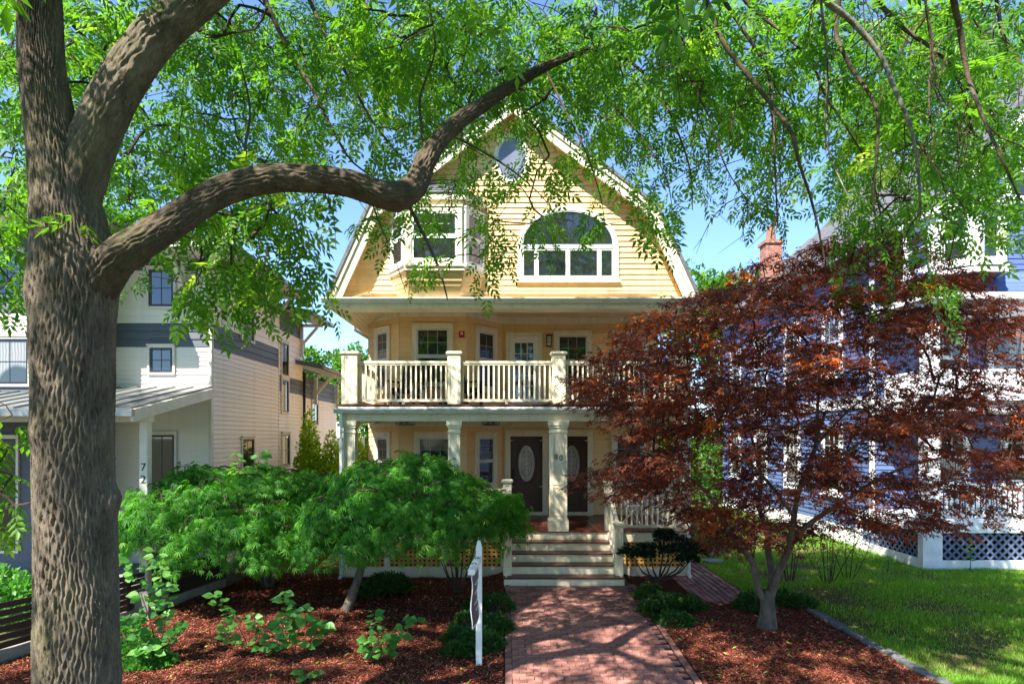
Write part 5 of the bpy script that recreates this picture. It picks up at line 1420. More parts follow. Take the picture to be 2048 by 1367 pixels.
mid = [
    ([(520, -20), (575, 95), (620, 170), (660, 250), (700, 318), (740, 350)], 7.4, .03), ([(610, -20), (660, 90), (700, 160), (740, 235), (790, 300), (830, 345)], 8.0, .026),
    ([(812, 398), (835, 445), (862, 500), (882, 548), (895, 600)], 6.3, .022), ([(740, 395), (765, 460), (790, 520), (812, 585)], 6.1, .01),
    ([(900, 270), (960, 300), (1030, 345), (1090, 400), (1120, 450)], 7.0, .014), ([(1090, 135), (1130, 220), (1170, 300), (1200, 390), (1210, 450)], 7.6, .014),
    ([(1150, 112), (1210, 190), (1280, 270), (1330, 350), (1345, 420)], 8.2, .018), ([(1250, 115), (1310, 170), (1350, 250), (1380, 340), (1385, 420)], 7.9, .02),
    ([(1300, 130), (1370, 180), (1410, 270), (1420, 350)], 7.4, .012), ([(850, 300), (840, 200), (870, 100), (860, 0), (880, -90)], 6.6, .016),
    ([(500, 360), (490, 300), (500, 220), (480, 120)], 6.0, .02), ([(330, 455), (400, 480), (470, 470), (540, 500), (600, 540)], 6.2, .012),
    ([(640, 362), (655, 400), (668, 440), (672, 500)], 6.0, .008),
]
for pts, Y, r0 in mid:
    q = pl(*[(a, b, Y + .12 * math.sin(i * 1.3 + Y)) for i, (a, b) in enumerate(pts)]); n = len(q)
    bark_limb('branch', q, [r0 * (1 - .75 * k / (n - 1)) for k in range(n)], M['limb'], ash, amp=.004, cell=.03, nseg=10, step=.04)
    pth, _ = smooth_path(q, [1] * n, 4); roots += [tuple(v) for v in pth]
roots = np.array(roots)
# where the crown's leaves hang, cell by cell (128 x 64 px cells of the photograph)
DENS = """9999999979999999
8949989989998999
7749859999998998
7479847887996987
6398644545685886
7286324332462665
4265325321241654
2134213200000332
1113301100000110
0001000000000000""".split()
pos = []
for j, row in enumerate(DENS):
    for i, ch in enumerate(row):
        for _ in range(int(rng.poisson(int(ch) * 2.15))):
            px, py = (i + rng.random()) * 128, (j + rng.random()) * 64
            if px < 900: Y = rng.uniform(6.6, 11)
            elif px < 1300: Y = rng.uniform(7.4, 11)
            else: Y = rng.uniform(6.6, 10.6)
            if rng.random() > (Y / 9.2) ** 2: continue
            if py > 430: Y = min(Y, 8.5) if px > 500 else Y
            if 330 < px < 680 and py > 380: Y = rng.uniform(5.9, 7.4)
            pos.append(P(px, py, Y))
# a band just above the frame, leaves in front of the far end of the long limb
for _ in range(250):
    q = P(rng.uniform(-250, 2300), rng.uniform(-330, 0), rng.uniform(5, 10.5))
    if q.x < 1.5 or rng.random() < .45: pos.append(q)  # band thinned on the right to let sun onto the red maple
for _ in range(34): pos.append(P(rng.uniform(1130, 1450), rng.uniform(10, 170), rng.uniform(6.2, 7.4)))
vis = np.array([tuple(p) for p in pos])
ok = ~in_poly(*proj(vis), [(1395, 330), (1500, 330), (1505, 480), (1395, 470)]) & ~in_poly(*proj(vis), [(640, 190), (700, 190), (715, 320), (660, 330)])
ok &= ~in_poly(*proj(vis), [(680, 470), (770, 470), (770, 620), (640, 600)])
ok &= ~(in_poly(*proj(vis), [(950, 190), (1085, 190), (1085, 365), (950, 365)]) & (rng.random(len(vis)) < .6))
vis = vis[ok]
# crown above, behind and beside the camera (seen only as shade)
hid = rng.normal(0, 1, (9000, 3)); hid /= np.linalg.norm(hid, axis=1, keepdims=True); hid *= (rng.random((9000, 1)) ** .4)
hid = hid * np.array([10.5, 8.5, 4.6]) + np.array([-2.2, 3.6, 10.2])
px, py = proj(np.where(hid[:, 1:2] > .3, hid, [[0, 1, -99]]))
seen = (hid[:, 1] > .3) & (px > -120) & (px < 2170) & (py > -130)
hid = hid[~seen & (hid[:, 2] > 5.8)]
h = (14.3 - hid[:, 1]) / .632; zx = hid[:, 0] + .46 * h; zz = hid[:, 2] - h
hit_gable = (zx > -3.3) & (zx < 4.6) & (zz > 5.9) & (zz < 10.8)
hit_balc = (zx > -4) & (zx < 5) & (zz > .8) & (zz <= 5.9)
t_ = hid[:, 2]; gx_, gy_ = hid[:, 0] + .46 * t_, hid[:, 1] + .632 * t_
hit_lawn = (gx_ > 7.2) & (gy_ > 9)
g5x, g5y = hid[:, 0] + .46 * (hid[:, 2] - 5.3), hid[:, 1] + .632 * (hid[:, 2] - 5.3); hit_maple = (g5x > 1.5) & (g5x < 9.2) & (g5y > 8.4) & (g5y < 12.8)
hit_lace = (gx_ > -6.2) & (gx_ < .9) & (gy_ > 9.8) & (gy_ < 13)
keep = rng.random(len(hid)) < np.where(hit_gable | hit_maple, .02, np.where(hit_balc, .08, np.where(hit_lawn, .04, np.where(hit_lace, .06, .15))))  # unseen sprays thinned to keep gable, balcony, lawn and maples sunlit
hid = hid[keep]
epi = [P(*p) for p in ((-10, 800, 5.9), (25, 830, 5.9), (-20, 860, 5.8), (15, 900, 5.9), (-15, 940, 5.9), (25, 950, 6.0), (0, 985, 5.9), (30, 1010, 5.9), (-15, 1030, 5.8), (10, 1060, 5.9), (-30, 890, 5.8), (0, 470, 6.4), (-10, 520, 6.4), (20, 560, 6.5), (-15, 590, 6.4), (10, 500, 6.6), (-20, 440, 6.5), (30, 545, 6.4), (172, 432, 5.15))]
epi = np.array([tuple(p) for p in epi])
roots = np.vstack([roots, [tuple(P(75, 1000, 5.7)), tuple(P(80, 560, 5.7)), tuple(P(165, 450, 5.22))]])
allp = np.vstack([vis, epi, hid]); nv = len(vis) + len(epi)
print('ASH', len(vis), len(hid)); par, order = span_tree(roots, allp)
mb, rad = twig_mesh(roots, allp, par, order, .0042, power=.40, sag=.05, maxr=.016, maxlen=3.2)
for _ in range(70):        # thin drooping twigs
    (hp, Y, r0, mk) = hang[rng.integers(0, len(hang))]; i = rng.integers(0, len(hp) - 1); t = rng.random()
    a0 = P(hp[i][0] + (hp[i + 1][0] - hp[i][0]) * t, hp[i][1] + (hp[i + 1][1] - hp[i][1]) * t, Y); L = rng.uniform(.4, 1.3); q = [a0]
    dx = rng.normal(0, .35)
    for s_ in range(5): q.append(q[-1] + Vector((dx * L / 5 * (1 - s_ / 6) + rng.normal(0, .02), rng.normal(0, .04), -L / 5 * (.45 + .14 * s_))))
    mb.tube(q, [.008, .007, .006, .005, .004, .002], 4, cap=False)
    for s_ in (2, 3, 4): mb.tube([q[s_], q[s_] + Vector((rng.normal(0, .14), rng.normal(0, .1), -rng.uniform(.05, .22)))], [.004, .0015], 3, cap=False)
mb.build('twigs', M['twig'], ash, kind='stuff')
prev = np.array([allp[par[k]] if par[k] >= 0 else roots[-1 - par[k]] for k in range(len(allp))])
fwd = allp - prev; fwd /= np.maximum(np.linalg.norm(fwd, axis=1, keepdims=True), 1e-6)
fwd = fwd * .8 + rng.normal(0, .45, fwd.shape) + np.array([0, 0, -.55])
sl = slice(len(vis), nv); fwd[sl] = rng.normal(0, .3, (nv - len(vis), 3)) + np.array([-.5, .3, -.35])
rot = basis(fwd, rng.normal(0, .3, fwd.shape) + np.array([0, 0, 1.]))
spray_scale = rng.uniform(.75, 1.2, len(allp)); spray_scale[nv - 1] = .6
rg = np.random.default_rng(3)
sprays = [ash_spray(rg) for _ in range(6)]
cheap = [ash_spray(rg, leaves=6, L=.36) for _ in range(3)]
dist = np.linalg.norm(allp - np.array([0, 0, CAM_Z]), axis=1)
pxv, pyv = proj(allp[:nv]); inview = (pxv > 20) & (pxv < 2030) & (pyv > 10)
near = np.argsort(np.where(inview, dist[:nv], 99))[:34]
base = np.clip(.36 + .22 * np.sin(allp[:, 0] * 1.9 + allp[:, 1]) * np.sin(allp[:, 2] * 2.3) + rng.normal(0, .17, len(allp)), 0, 1)
rest = np.setdiff1d(np.arange(nv), near)
crown = scatter('crown', sprays, allp[rest], rot[rest], spray_scale[rest], base[rest], M['ashleaf'], ash, kind='stuff')
scatter('unseen_shade_crown', cheap, allp[nv:], rot[nv:], rng.uniform(.9, 1.25, len(allp) - nv), base[nv:], M['ashleaf'], ash, kind='stuff')
leaf_vars = []
for k in range(8):
    lv, lf = ash_leaf(rg); leaf_vars.append(np_mesh('leaf', lv, lf, M['ashleaf'], np.full(len(lv), .15 + .1 * k)))
cnt = 0
for k in near:
    for (B, sc, p) in sprays[k % 6][3]:
        if cnt >= 300: break
        m4 = Matrix.Identity(4); Rm = rot[k] @ B * sc; q = rot[k] @ p + allp[k]
        for a in range(3):
            for b in range(3): m4[a][b] = Rm[a, b]
            m4[a][3] = q[a]
        link('leaf', leaf_vars[cnt % 8], crown, m4); cnt += 1

# ================================================================== dark red maple on the right
mY = 10.55
mb_ = P(1535, 1248, mY)
red = thing('red_maple', 'dark red Japanese maple with spreading crown in front of the blue house', 'tree', (mb_.x, mY, gz(mb_.x, mY)))
z_ = lambda x, y: (1248 + x / 2.56, 950 + y / 2.56)
def mpl(pts, dY=0): return [tuple(P(*z_(a, b), mY + d)) for a, b, d in pts]
sk_ = [
    ([(735, 790, 0), (738, 700, 0), (735, 620, 0), (742, 590, 0)], [0.142, 0.109, 0.099, 0.092]),
    ([(735, 650, .0), (690, 590, -.05), (660, 450, -.1), (585, 345, -.2), (505, 225, -.4), (440, 110, -.6), (330, 10, -.9), (180, -90, -1.2), (20, -140, -1.4)], [0.066, 0.056, 0.050, 0.043, 0.036, 0.030, 0.022, 0.015, 0.008]),
    ([(742, 640, 0), (760, 520, .1), (740, 400, .25), (735, 300, .5), (690, 150, .7), (700, 0, .9), (640, -250, 1.0), (600, -480, 1.1)], [0.073, 0.063, 0.050, 0.043, 0.036, 0.030, 0.020, 0.010]),
    ([(745, 640, 0), (790, 500, -.1), (845, 370, -.3), (870, 210, -.5), (900, 60, -.6), (980, -150, -.7), (1000, -420, -.6), (1080, -650, -.4)], [0.073, 0.063, 0.053, 0.043, 0.036, 0.028, 0.020, 0.009]),
    ([(820, 420, -.2), (900, 290, -.3), (1010, 205, -.3), (1120, 140, -.2), (1300, 20, 0), (1500, -60, .2), (1750, -120, .3)], [0.050, 0.043, 0.036, 0.030, 0.023, 0.016, 0.007]),
    ([(870, 210, -.5), (760, 60, -1.0), (640, -60, -1.4), (480, -180, -1.7)], [0.033, 0.026, 0.020, 0.009]),
    ([(900, 60, -.6), (1080, -80, -1.0), (1300, -220, -1.2), (1560, -330, -1.2)], [0.030, 0.023, 0.017, 0.008]),
    ([(700, 0, .9), (560, -160, 1.4), (380, -320, 1.8)], [0.026, 0.020, 0.008]),
    ([(980, -150, -.7), (1150, -330, .2), (1350, -480, .8)], [0.023, 0.017, 0.008]),
]
mroots = []
for k, (pts, rd) in enumerate(sk_):
    q = mpl(pts)
    if k == 0: q[0] = (q[0][0], q[0][1], gz(mb_.x, mY) - .05)
    bark_limb('trunk' if k == 0 else 'limb', q, rd, M['smooth_bark'], red, amp=.005, cell=.07, nseg=20 if k < 5 else 10, step=.045, flare=.3 if k == 0 else 0)
    if k: pth, _ = smooth_path(q, [1] * len(q), 6); mroots += [tuple(v) for v in pth[len(pth) // 3:]]
mroots = np.array(mroots)
outline = [(1145, 775), (1180, 735), (1235, 680), (1295, 630), (1400, 590), (1480, 530), (1560, 500), (1700, 470), (1820, 465), (1900, 515), (2000, 585), (2060, 630), (2400, 700), (2400, 1020), (2060, 1050), (1950, 1050), (1850, 1060), (1700, 1040), (1600, 1075), (1480, 1100), (1400, 1050), (1350, 1005), (1235, 985), (1175, 958), (1262, 905), (1262, 860), (1185, 810)]
c = rng.uniform(-1, 1, (17000, 3)); c = c[(c ** 2).sum(1) < 1]
c = c * np.array([4.6, 2.9, 2.75]) + np.array([4.95, 10.7, 3.7])
zl = .42; c[:, 2] = np.round((c[:, 2] + .25 * np.sin(c[:, 0] * 1.3 + c[:, 1])) / zl) * zl + rng.normal(0, .06, len(c)) - .25 * np.sin(c[:, 0] * 1.3 + c[:, 1])
px, py = proj(c); c = c[in_poly(px, py + rng.normal(0, 8, len(c)), outline)]
px, py = proj(c)
gaps = [(1690, 690, 55, 60), (1800, 760, 60, 40), (1560, 690, 30, 26), (1440, 900, 45, 70), (1600, 880, 40, 60), (1740, 930, 70, 40), (1880, 930, 60, 30), (1860, 720, 60, 50), (1930, 1010, 90, 24), (1420, 960, 40, 50), (1990, 720, 50, 60), (1640, 800, 50, 20), (1520, 740, 40, 20), (1240, 860, 70, 30), (1965, 730, 100, 60), (1800, 720, 60, 70), (1950, 850, 60, 40), (1700, 1000, 60, 30)]
pr_ = np.ones(len(c))
for gx_, gy_, a, b in gaps: pr_ = np.minimum(pr_, 1 - .85 * np.exp(-((px - gx_) / a) ** 2 - ((py - gy_) / b) ** 2))
c = c[rng.random(len(c)) < pr_][:1560]
par, order = span_tree(mroots, c)
mb, rad = twig_mesh(mroots, c, par, order, .0035, power=.45, sag=.04, maxr=.022)
mb.build('twigs', M['twig'], red, kind='stuff')
prev = np.array([c[par[k]] if par[k] >= 0 else mroots[-1 - par[k]] for k in range(len(c))])
out = c - np.array([4.5, 10.6, 2.5]); out[:, 2] = 0; out /= np.maximum(np.linalg.norm(out, axis=1, keepdims=True), .1)
fwd = out + (c - prev) * .4 + rng.normal(0, .35, c.shape); fwd[:, 2] = rng.normal(-.12, .14, len(c))
rot = basis(fwd, rng.normal(0, .12, c.shape) + np.array([0, 0, 1.]))
stars = [star_leaf(5, 2.2, .2), star_leaf(5, 2.4, .22), star_leaf(5, 1.9, .22)]
pads = [pad(rg, stars, 24, .27, .30, .04, .084, droop=.3) for _ in range(6)]
dist = np.linalg.norm(c - np.array([0, 0, CAM_Z]), axis=1); px, py = proj(c)
near = np.argsort(np.where(px < 2020, dist, 99))[:8]; rest = np.setdiff1d(np.arange(len(c)), near)
hgt = (c[:, 2] - 1.5) / 4.5
base = np.clip(.4 + .14 * np.sin(c[:, 0] * 2.1 + 1) * np.sin(c[:, 1] * 2.4 + c[:, 2]) + rng.normal(.02, .2, len(c)), 0, 1)
crown = scatter('crown', pads, c[rest], rot[rest], rng.uniform(.85, 1.2, len(rest)), base[rest], M['redleaf'], red, kind='stuff')
leaf_vars = [np_mesh('leaf', stars[k % 3][0], stars[k % 3][1], M['redleaf'], np.full(len(stars[k % 3][0]), .1 + .09 * k)) for k in range(8)]
cnt = 0
def put_leaf(me, parent, Rm, q):
    m4 = Matrix.Identity(4)
    for a in range(3):
        for b in range(3): m4[a][b] = Rm[a, b]
        m4[a][3] = q[a]
    return link('leaf', me, parent, m4)
for k in near:
    for i, (B, sc, p) in enumerate(pads[k % 6][3]):
        if cnt >= 300: break
        Rm = rot[k] @ B * sc
        me = leaf_vars[(i % 3) + 3 * (cnt % 2)] if (i % 3) + 3 * (cnt % 2) < 8 else leaf_vars[i % 3]
        put_leaf(me, crown, Rm, rot[k] @ p + allp[0] * 0 + c[k]); cnt += 1

# ================================================================== green laceleaf maples on the left
threads = [thread_leaf(5, .15), thread_leaf(5, .13), thread_leaf(5, .14)]
lpads = [pad(rg, threads, 25, .24, .36, .025, .12, droop=.7) for _ in range(6)]
def lace_maple(label, base, lean, cen, rx, ry, ztop, zlow, npads, stems, stem_r, zedge):
    t = thing('laceleaf_maple', label, 'tree', base, 'green laceleaf maples')
    nodes = []
    for k in range(stems):
        a = k * 2.399; e = .75 * (k % 3 + 1) / 3 if stems > 1 else .12
        tip = Vector((cen[0] + rx * e * math.cos(a), cen[1] + ry * e * math.sin(a), ztop - .35 - .25 * e))
        b = Vector(base) + Vector((.05 * math.cos(a), .05 * math.sin(a), -.05)) * (1 if stems > 1 else 0)
        m1 = b.lerp(tip, .4) + Vector(lean) * (1 if stems == 1 else .2); m1.z = b.z + (tip.z - b.z) * .5
        q = [tuple(b), tuple(b.lerp(m1, .5) + Vector((random.uniform(-.05, .05), 0, .03))), tuple(m1), tuple(m1.lerp(tip, .5) + Vector((0, 0, .08))), tuple(tip)]
        bark_limb('trunk', q, [stem_r * 1.25, stem_r, stem_r * .85, stem_r * .6, stem_r * .3], M['smooth_bark'], t, amp=.004, cell=.06, nseg=24 if stems < 3 else 10, step=.03, flare=.3)
        pth, _ = smooth_path(q[2:], [1] * 3, 8); nodes += [tuple(v) for v in pth]
        if stems == 1:
            for j in range(7):
                a2 = j * .9; tp = Vector((cen[0] + rx * .7 * math.cos(a2), cen[1] + ry * .7 * math.sin(a2), ztop - .45)); q2 = [tuple(m1), tuple(m1.lerp(tp, .5) + Vector((0, 0, .22))), tuple(tp)]
                bark_limb('limb', q2, [stem_r * .55, stem_r * .4, stem_r * .15], M['smooth_bark'], t, amp=.003, cell=.05, nseg=10, step=.04)
                pth, _ = smooth_path(q2, [1] * 3, 8); nodes += [tuple(v) for v in pth]
    n = npads; r = np.sqrt(rng.random(n)); a = rng.uniform(0, 6.283, n)
    r = np.where(rng.random(n) < .35, .8 + .22 * rng.random(n), r)
    lay = rng.random(n) ** 1.5
    lob = 1 + .12 * np.sin(3 * a + 1) + .08 * np.sin(5 * a)
    x = cen[0] + rx * r * lob * np.cos(a); y = cen[1] + ry * r * lob * np.sin(a)
    top = ztop - (ztop - zedge) * r ** 2.4 + .12 * np.sin(x * 3.1 + 1) * np.sin(y * 2.7)
    zz = top - lay * (.25 + 1.15 * r ** 2 * (zedge - zlow) / 1.2)
    p = np.c_[x, y, np.maximum(zz, zlow + rng.random(n) * .3)]
    # gather the pads into drooping tiers with gaps between them
    nc = 80; ci = rng.integers(0, n, nc); cen_ = p[ci]; dd = ((p[:, None, :] - cen_[None]) ** 2).sum(2); near_ = dd.argmin(1)
    pull = cen_[near_] - p; p = p + pull * np.array([.36, .36, .78])
    par, order = span_tree(np.array(nodes), p)
    mb, rad = twig_mesh(np.array(nodes), p, par, order, .003, power=.42, sag=.08, maxr=.016)
    mb.build('twigs', M['twig'], t, kind='stuff')
    o = np.c_[np.cos(a), np.sin(a), -.25 - .8 * r ** 2] + rng.normal(0, .25, (n, 3))
    rt = basis(o, rng.normal(0, .15, (n, 3)) + np.c_[np.cos(a) * .6 * r, np.sin(a) * .6 * r, np.ones(n)])
    scatter('crown', lpads, p, rt, rng.uniform(.85, 1.2, n), np.clip(rng.normal(.42, .17, n) , 0, 1), M['laceleaf'], t, kind='stuff')
b1 = (-2.91, 11.75, gz(-2.91, 11.75))
lace_maple('green laceleaf maple with single grey trunk beside the porch steps', b1, (-.1, 0, .1), (-1.9, 11.9), 1.8, 1.45, 2.68, 1.25, 1000, 1, .065, 1.95)
b2 = (-4.9, 13.3, gz(-4.9, 13.3))
lace_maple('wide multi-stemmed green laceleaf maple overhanging the slatted fence', b2, (0, 0, .1), (-5.15, 12.6), 2.35, 1.6, 2.52, .7, 1250, 7, .035, 1.75)

# ================================================================== shrubs
small = np.array([(0, 0, 0), (.3, .5, .08), (0, 1, 0), (-.3, .5, .08)], float); smallF = np.array([(0, 1, 2), (0, 2, 3)])
def mound(name, label, lobes, n, size, m, cat='shrub', group=None, stems=True, up=.6, spread=.9):
    """dense low shrub: small leaves over overlapping lobes (x, y, z0, rx, ry, rz)"""
    x0, y0 = lobes[0][:2]; t = thing(name, label, cat, (x0, y0, gz(x0, y0)), group)
    w = np.array([l[3] * l[4] for l in lobes]); idx = rng.choice(len(lobes), n, p=w / w.sum()); L = np.array(lobes)[idx]
    d = rng.normal(0, 1, (n, 3)); d /= np.linalg.norm(d, axis=1, keepdims=True); d[:, 2] = np.abs(d[:, 2]) * 1.0 - .15
    rr = (.72 + .3 * rng.random(n)) * (1 + .12 * np.sin(d[:, 0] * 9 + L[:, 0] * 3) * np.sin(d[:, 1] * 8 + L[:, 1]) + .1 * np.sin(d[:, 2] * 11))
    p = L[:, :3] + d * L[:, 3:6] * rr[:, None]
    p[:, 2] = np.maximum(p[:, 2], ground_z(p[:, 0], p[:, 1]) + .02)
    f = d * spread + rng.normal(0, .5, (n, 3)) + np.array([0, 0, up])
    rt = basis(f, rng.normal(0, 1, (n, 3)) + d)
    V = np.einsum('nij,kj->nki', rt, small) * (size * rng.uniform(.6, 1.3, n))[:, None, None] + p[:, None, :]
    F = (smallF[None] + (np.arange(n) * 4)[:, None, None]).reshape(-1, 3)
    tag(link('foliage', np_mesh('foliage', V.reshape(-1, 3), F, m, np.repeat(np.clip(rng.normal(.4, .2, n), 0, 1), 4)), t), kind='stuff')
    if stems:
        mb = MB()
        for (lx, ly, lz, rx, ry, rz) in lobes:
            for k in range(9):
                a = rng.uniform(0, 6.28); e = rng.uniform(.2, .85); q = (lx + rx * e * math.cos(a), ly + ry * e * math.sin(a), lz + rz * .7)
                b = (x0 + (lx - x0) * .4, y0 + (ly - y0) * .4, gz(x0, y0) - .03); mb.tube([b, ((b[0] + q[0]) / 2, (b[1] + q[1]) / 2, (b[2] + q[2]) / 2 + .06), q], [.01, .008, .004], 5)
        mb.build('stems', M['twig'], t, kind='stuff')
    return t
def gl(px, py, h=None):
    """ground point under a pixel of the photograph"""
    d = (CAM_Z + .845) * F_PX / (py - 872 + .066 * F_PX)
    if d > 12.8: d = CAM_Z * F_PX / (py - 872)
    return (px - 1010) * d / F_PX, d
def lob(px, py, rx, ry, rz, z=.0):
    x, y = gl(px, py); return (x, y, gz(x, y) + z, rx, ry, rz)
mound('low_evergreen_shrub', 'low spreading evergreen shrub behind the white sign post', [lob(955, 1285, .42, .4, .3), lob(990, 1255, .3, .4, .28), lob(945, 1240, .4, .35, .3), lob(1000, 1215, .26, .3, .3), lob(920, 1270, .28, .3, .24), lob(960, 1200, .34, .3, .26), lob(925, 1300, .3, .25, .2)], 17000, .042, M['boxleaf'])
mound('low_evergreen_shrub', 'low spreading evergreen shrub at the right corner of the steps', [lob(1330, 1215, .42, .36, .3), lob(1300, 1195, .32, .3, .34), lob(1370, 1215, .4, .36, .26), lob(1350, 1245, .36, .3, .2), lob(1310, 1225, .3, .3, .24)], 13000, .042, M['boxleaf'])
mound('evergreen_shrub', 'dark evergreen shrub against the lattice left of the sign', [lob(770, 1175, .42, .3, .36, .1), lob(745, 1178, .3, .3, .3, .05), lob(795, 1172, .3, .3, .3, .1)], 5000, .055, M['boxleaf'])
mound('evergreen_shrub', 'small dark evergreen shrub behind the red maple trunk', [lob(1505, 1215, .34, .3, .3), lob(1555, 1205, .4, .3, .26), lob(1600, 1210, .3, .3, .2)], 6000, .05, M['boxleaf'])
mound('ground_cover_shrub', 'silvery low ground cover beside the ash trunk', [lob(265, 1315, .4, .3, .3), lob(300, 1325, .35, .3, .22), lob(255, 1270, .3, .3, .3)], 4500, .06, M['broadleaf'])
# cloud-pruned dark conifer right of the steps
cx_, cy_ = gl(1315, 1172); cz_ = gz(cx_, cy_)
cp = thing('dwarf_cypress', 'dark dwarf cypress with tiered pads in front of the right lattice', 'shrub', (cx_, cy_, cz_))
tiers = [(1262, 1106, .22), (1300, 1100, .26), (1345, 1082, .3), (1330, 1072, .2), (1380, 1098, .28), (1395, 1105, .2), (1350, 1105, .26), (1285, 1112, .2), (1375, 1120, .2)]
tn = []
for (a, b, r_) in tiers:
    q = P(a, b, cy_ + random.uniform(-.25, .25)); tn.append((q, r_))
    mid_ = Vector((cx_, cy_, cz_)).lerp(q, .55) + Vector((0, 0, -.04)); MB().tube([(cx_, cy_, cz_ - .05), (cx_ + .02, cy_, cz_ + .22), tuple(mid_), tuple(q)], [.028, .024, .016, .006], 7).build('stem', M['twig'], cp, True)
pp, ff = [], []
for q, r_ in tn:
    n = 620; a = rng.uniform(0, 6.28, n); rr = np.sqrt(rng.random(n)); pp.append(np.c_[q.x + r_ * 1.1 * rr * np.cos(a), q.y + r_ * rr * np.sin(a), q.z + .09 * (1 - rr ** 2) + rng.normal(0, .03, n)]); ff.append(np.c_[np.cos(a) * rr, np.sin(a) * rr, np.full(n, .35)] + rng.normal(0, .4, (n, 3)))
pp, ff = np.concatenate(pp), np.concatenate(ff); rt = basis(ff, rng.normal(0, .5, pp.shape) + np.array([0, 0, 1.])); n = len(pp)
V = np.einsum('nij,kj->nki', rt, small) * (.075 * rng.uniform(.6, 1.2, n))[:, None, None] + pp[:, None, :]
tag(link('foliage', np_mesh('foliage', V.reshape(-1, 3), (smallF[None] + (np.arange(n) * 4)[:, None, None]).reshape(-1, 3), M['darkleaf'], np.repeat(rng.random(n), 4)), cp), kind='stuff')

# broad-leaved young shrubs in the mulch, every leaf its own
def broad_leaf():
    out_ = [(0, 0), (.24, .12), (.40, .34), (.36, .60), (.18, .84), (0, 1.06)]
    V = [(0, 0, 0), (0, .5, -.05), (0, 1.06, -.16)]; F = []
    for s in (1, -1):
        b = len(V); V += [(s * x, y, .07 * (x / .4) - .15 * (y ** 2) + .02 * math.sin(9 * y)) for x, y in out_[1:-1]]
        q = [b, b + 1, b + 2, b + 3]
        tri = [(0, q[0], 1), (q[0], q[1], 1), (q[1], q[2], 1), (q[2], q[3], 1), (q[3], 2, 1)]
        F += tri if s > 0 else [t[::-1] for t in tri]
    return np.array(V, float), np.array(F)
bv, bf = broad_leaf()
bl = [np_mesh('leaf', bv, bf, M['broadleaf'], np.full(len(bv), .08 + .12 * k), smooth=True) for k in range(8)]
def young_shrub(label, stems, leaf=.11, per=9):
    """stems: list of pixel polylines with depth; leaves in pairs along each stem"""
    x0, y0 = stems[0][0][0], stems[0][0][1]
    b = P(*stems[0][0]); t = thing('broad_leaved_shrub', label, 'shrub', tuple(b), 'young broad-leaved shrubs in the mulch')
    for pts in stems:
        q, _ = smooth_path([P(*p) for p in pts], [1] * len(pts), 8)
        n = len(q); MB().tube(q, [.007 - .005 * i / n for i in range(n)], 5).build('stem', M['twig'], t, True)
        for i in range(per):
            k = int(n * (.3 + .7 * (i + .6) / per)); k = min(k, n - 1)
            for s in (0, 1):
                a = random.uniform(0, 6.28) + s * math.pi; f = np.array([[math.cos(a), math.sin(a), random.uniform(-.35, .35)]])
                Rm = basis(f, np.array([[random.gauss(0, .3), random.gauss(-.9, .4), 1.]]))[0] * leaf * random.uniform(.6, 1.25)
                p = np.array(tuple(q[k])) + f[0] * .03; put_leaf(random.choice(bl), t, Rm, p)
Yb = lambda py: gl(0, py)[1]
y1 = Yb(1320); young_shrub('broad-leaved shrub just right of the ash trunk', [[(318, 1310, y1), (300, 1240, y1), (280, 1180, y1), (262, 1120, y1)], [(318, 1310, y1), (330, 1240, y1 - .1), (335, 1190, y1 - .1), (320, 1150, y1)], [(318, 1310, y1), (345, 1270, y1), (365, 1245, y1 - .1)], [(318, 1310, y1), (280, 1270, y1 - .2), (255, 1230, y1 - .2)], [(318, 1310, y1), (300, 1300, y1 - .3), (270, 1300, y1 - .3)], [(318, 1310, y1), (330, 1255, y1 + .2), (310, 1100, y1 + .2)]], .14, 14)
y1 = Yb(1305); young_shrub('sprawling broad-leaved shrub in the middle of the left bed', [[(500, 1300, y1), (470, 1240, y1), (440, 1210, y1), (428, 1185, y1)], [(500, 1300, y1), (460, 1275, y1 - .1), (450, 1250, y1 - .1)], [(500, 1300, y1), (520, 1270, y1), (505, 1230, y1)], [(500, 1300, y1), (530, 1290, y1 - .1), (550, 1300, y1 - .1)]], .13, 12)
y1 = Yb(1310); young_shrub('tall broad-leaved shrub below the grey maple trunk', [[(588, 1310, y1), (580, 1250, y1), (570, 1205, y1), (566, 1185, y1)], [(588, 1310, y1), (600, 1250, y1 - .1), (612, 1215, y1 - .1)], [(588, 1310, y1), (575, 1270, y1 - .2), (560, 1240, y1 - .2)], [(588, 1310, y1), (615, 1290, y1), (640, 1255, y1 + .1), (650, 1245, y1)]], .145, 14)
y1 = Yb(1322); young_shrub('broad-leaved shrub between the maple trunk and the sign post', [[(770, 1320, y1), (755, 1270, y1), (745, 1225, y1)], [(770, 1320, y1), (800, 1275, y1), (815, 1235, y1), (835, 1245, y1 - .1)], [(770, 1320, y1), (775, 1290, y1 - .15), (790, 1270, y1 - .15)], [(770, 1320, y1), (740, 1295, y1 - .1), (735, 1275, y1 - .1)]], .13, 12)
y1 = Yb(1366); young_shrub('small broad-leaved seedling at the bottom edge of the left bed', [[(612, 1372, y1), (608, 1350, y1), (600, 1340, y1)], [(612, 1372, y1), (622, 1350, y1), (635, 1345, y1)]], .11, 5)
y1 = 12.9; young_shrub('tall leafy shrub rising above the laceleaf maple by the pale house', [[(500, 1150, y1), (490, 1000, y1), (480, 940, y1), (470, 905, y1)], [(500, 1150, y1), (505, 1000, y1), (515, 940, y1), (520, 902, y1)], [(500, 1150, y1), (480, 980, y1), (452, 935, y1)]], .2, 6)

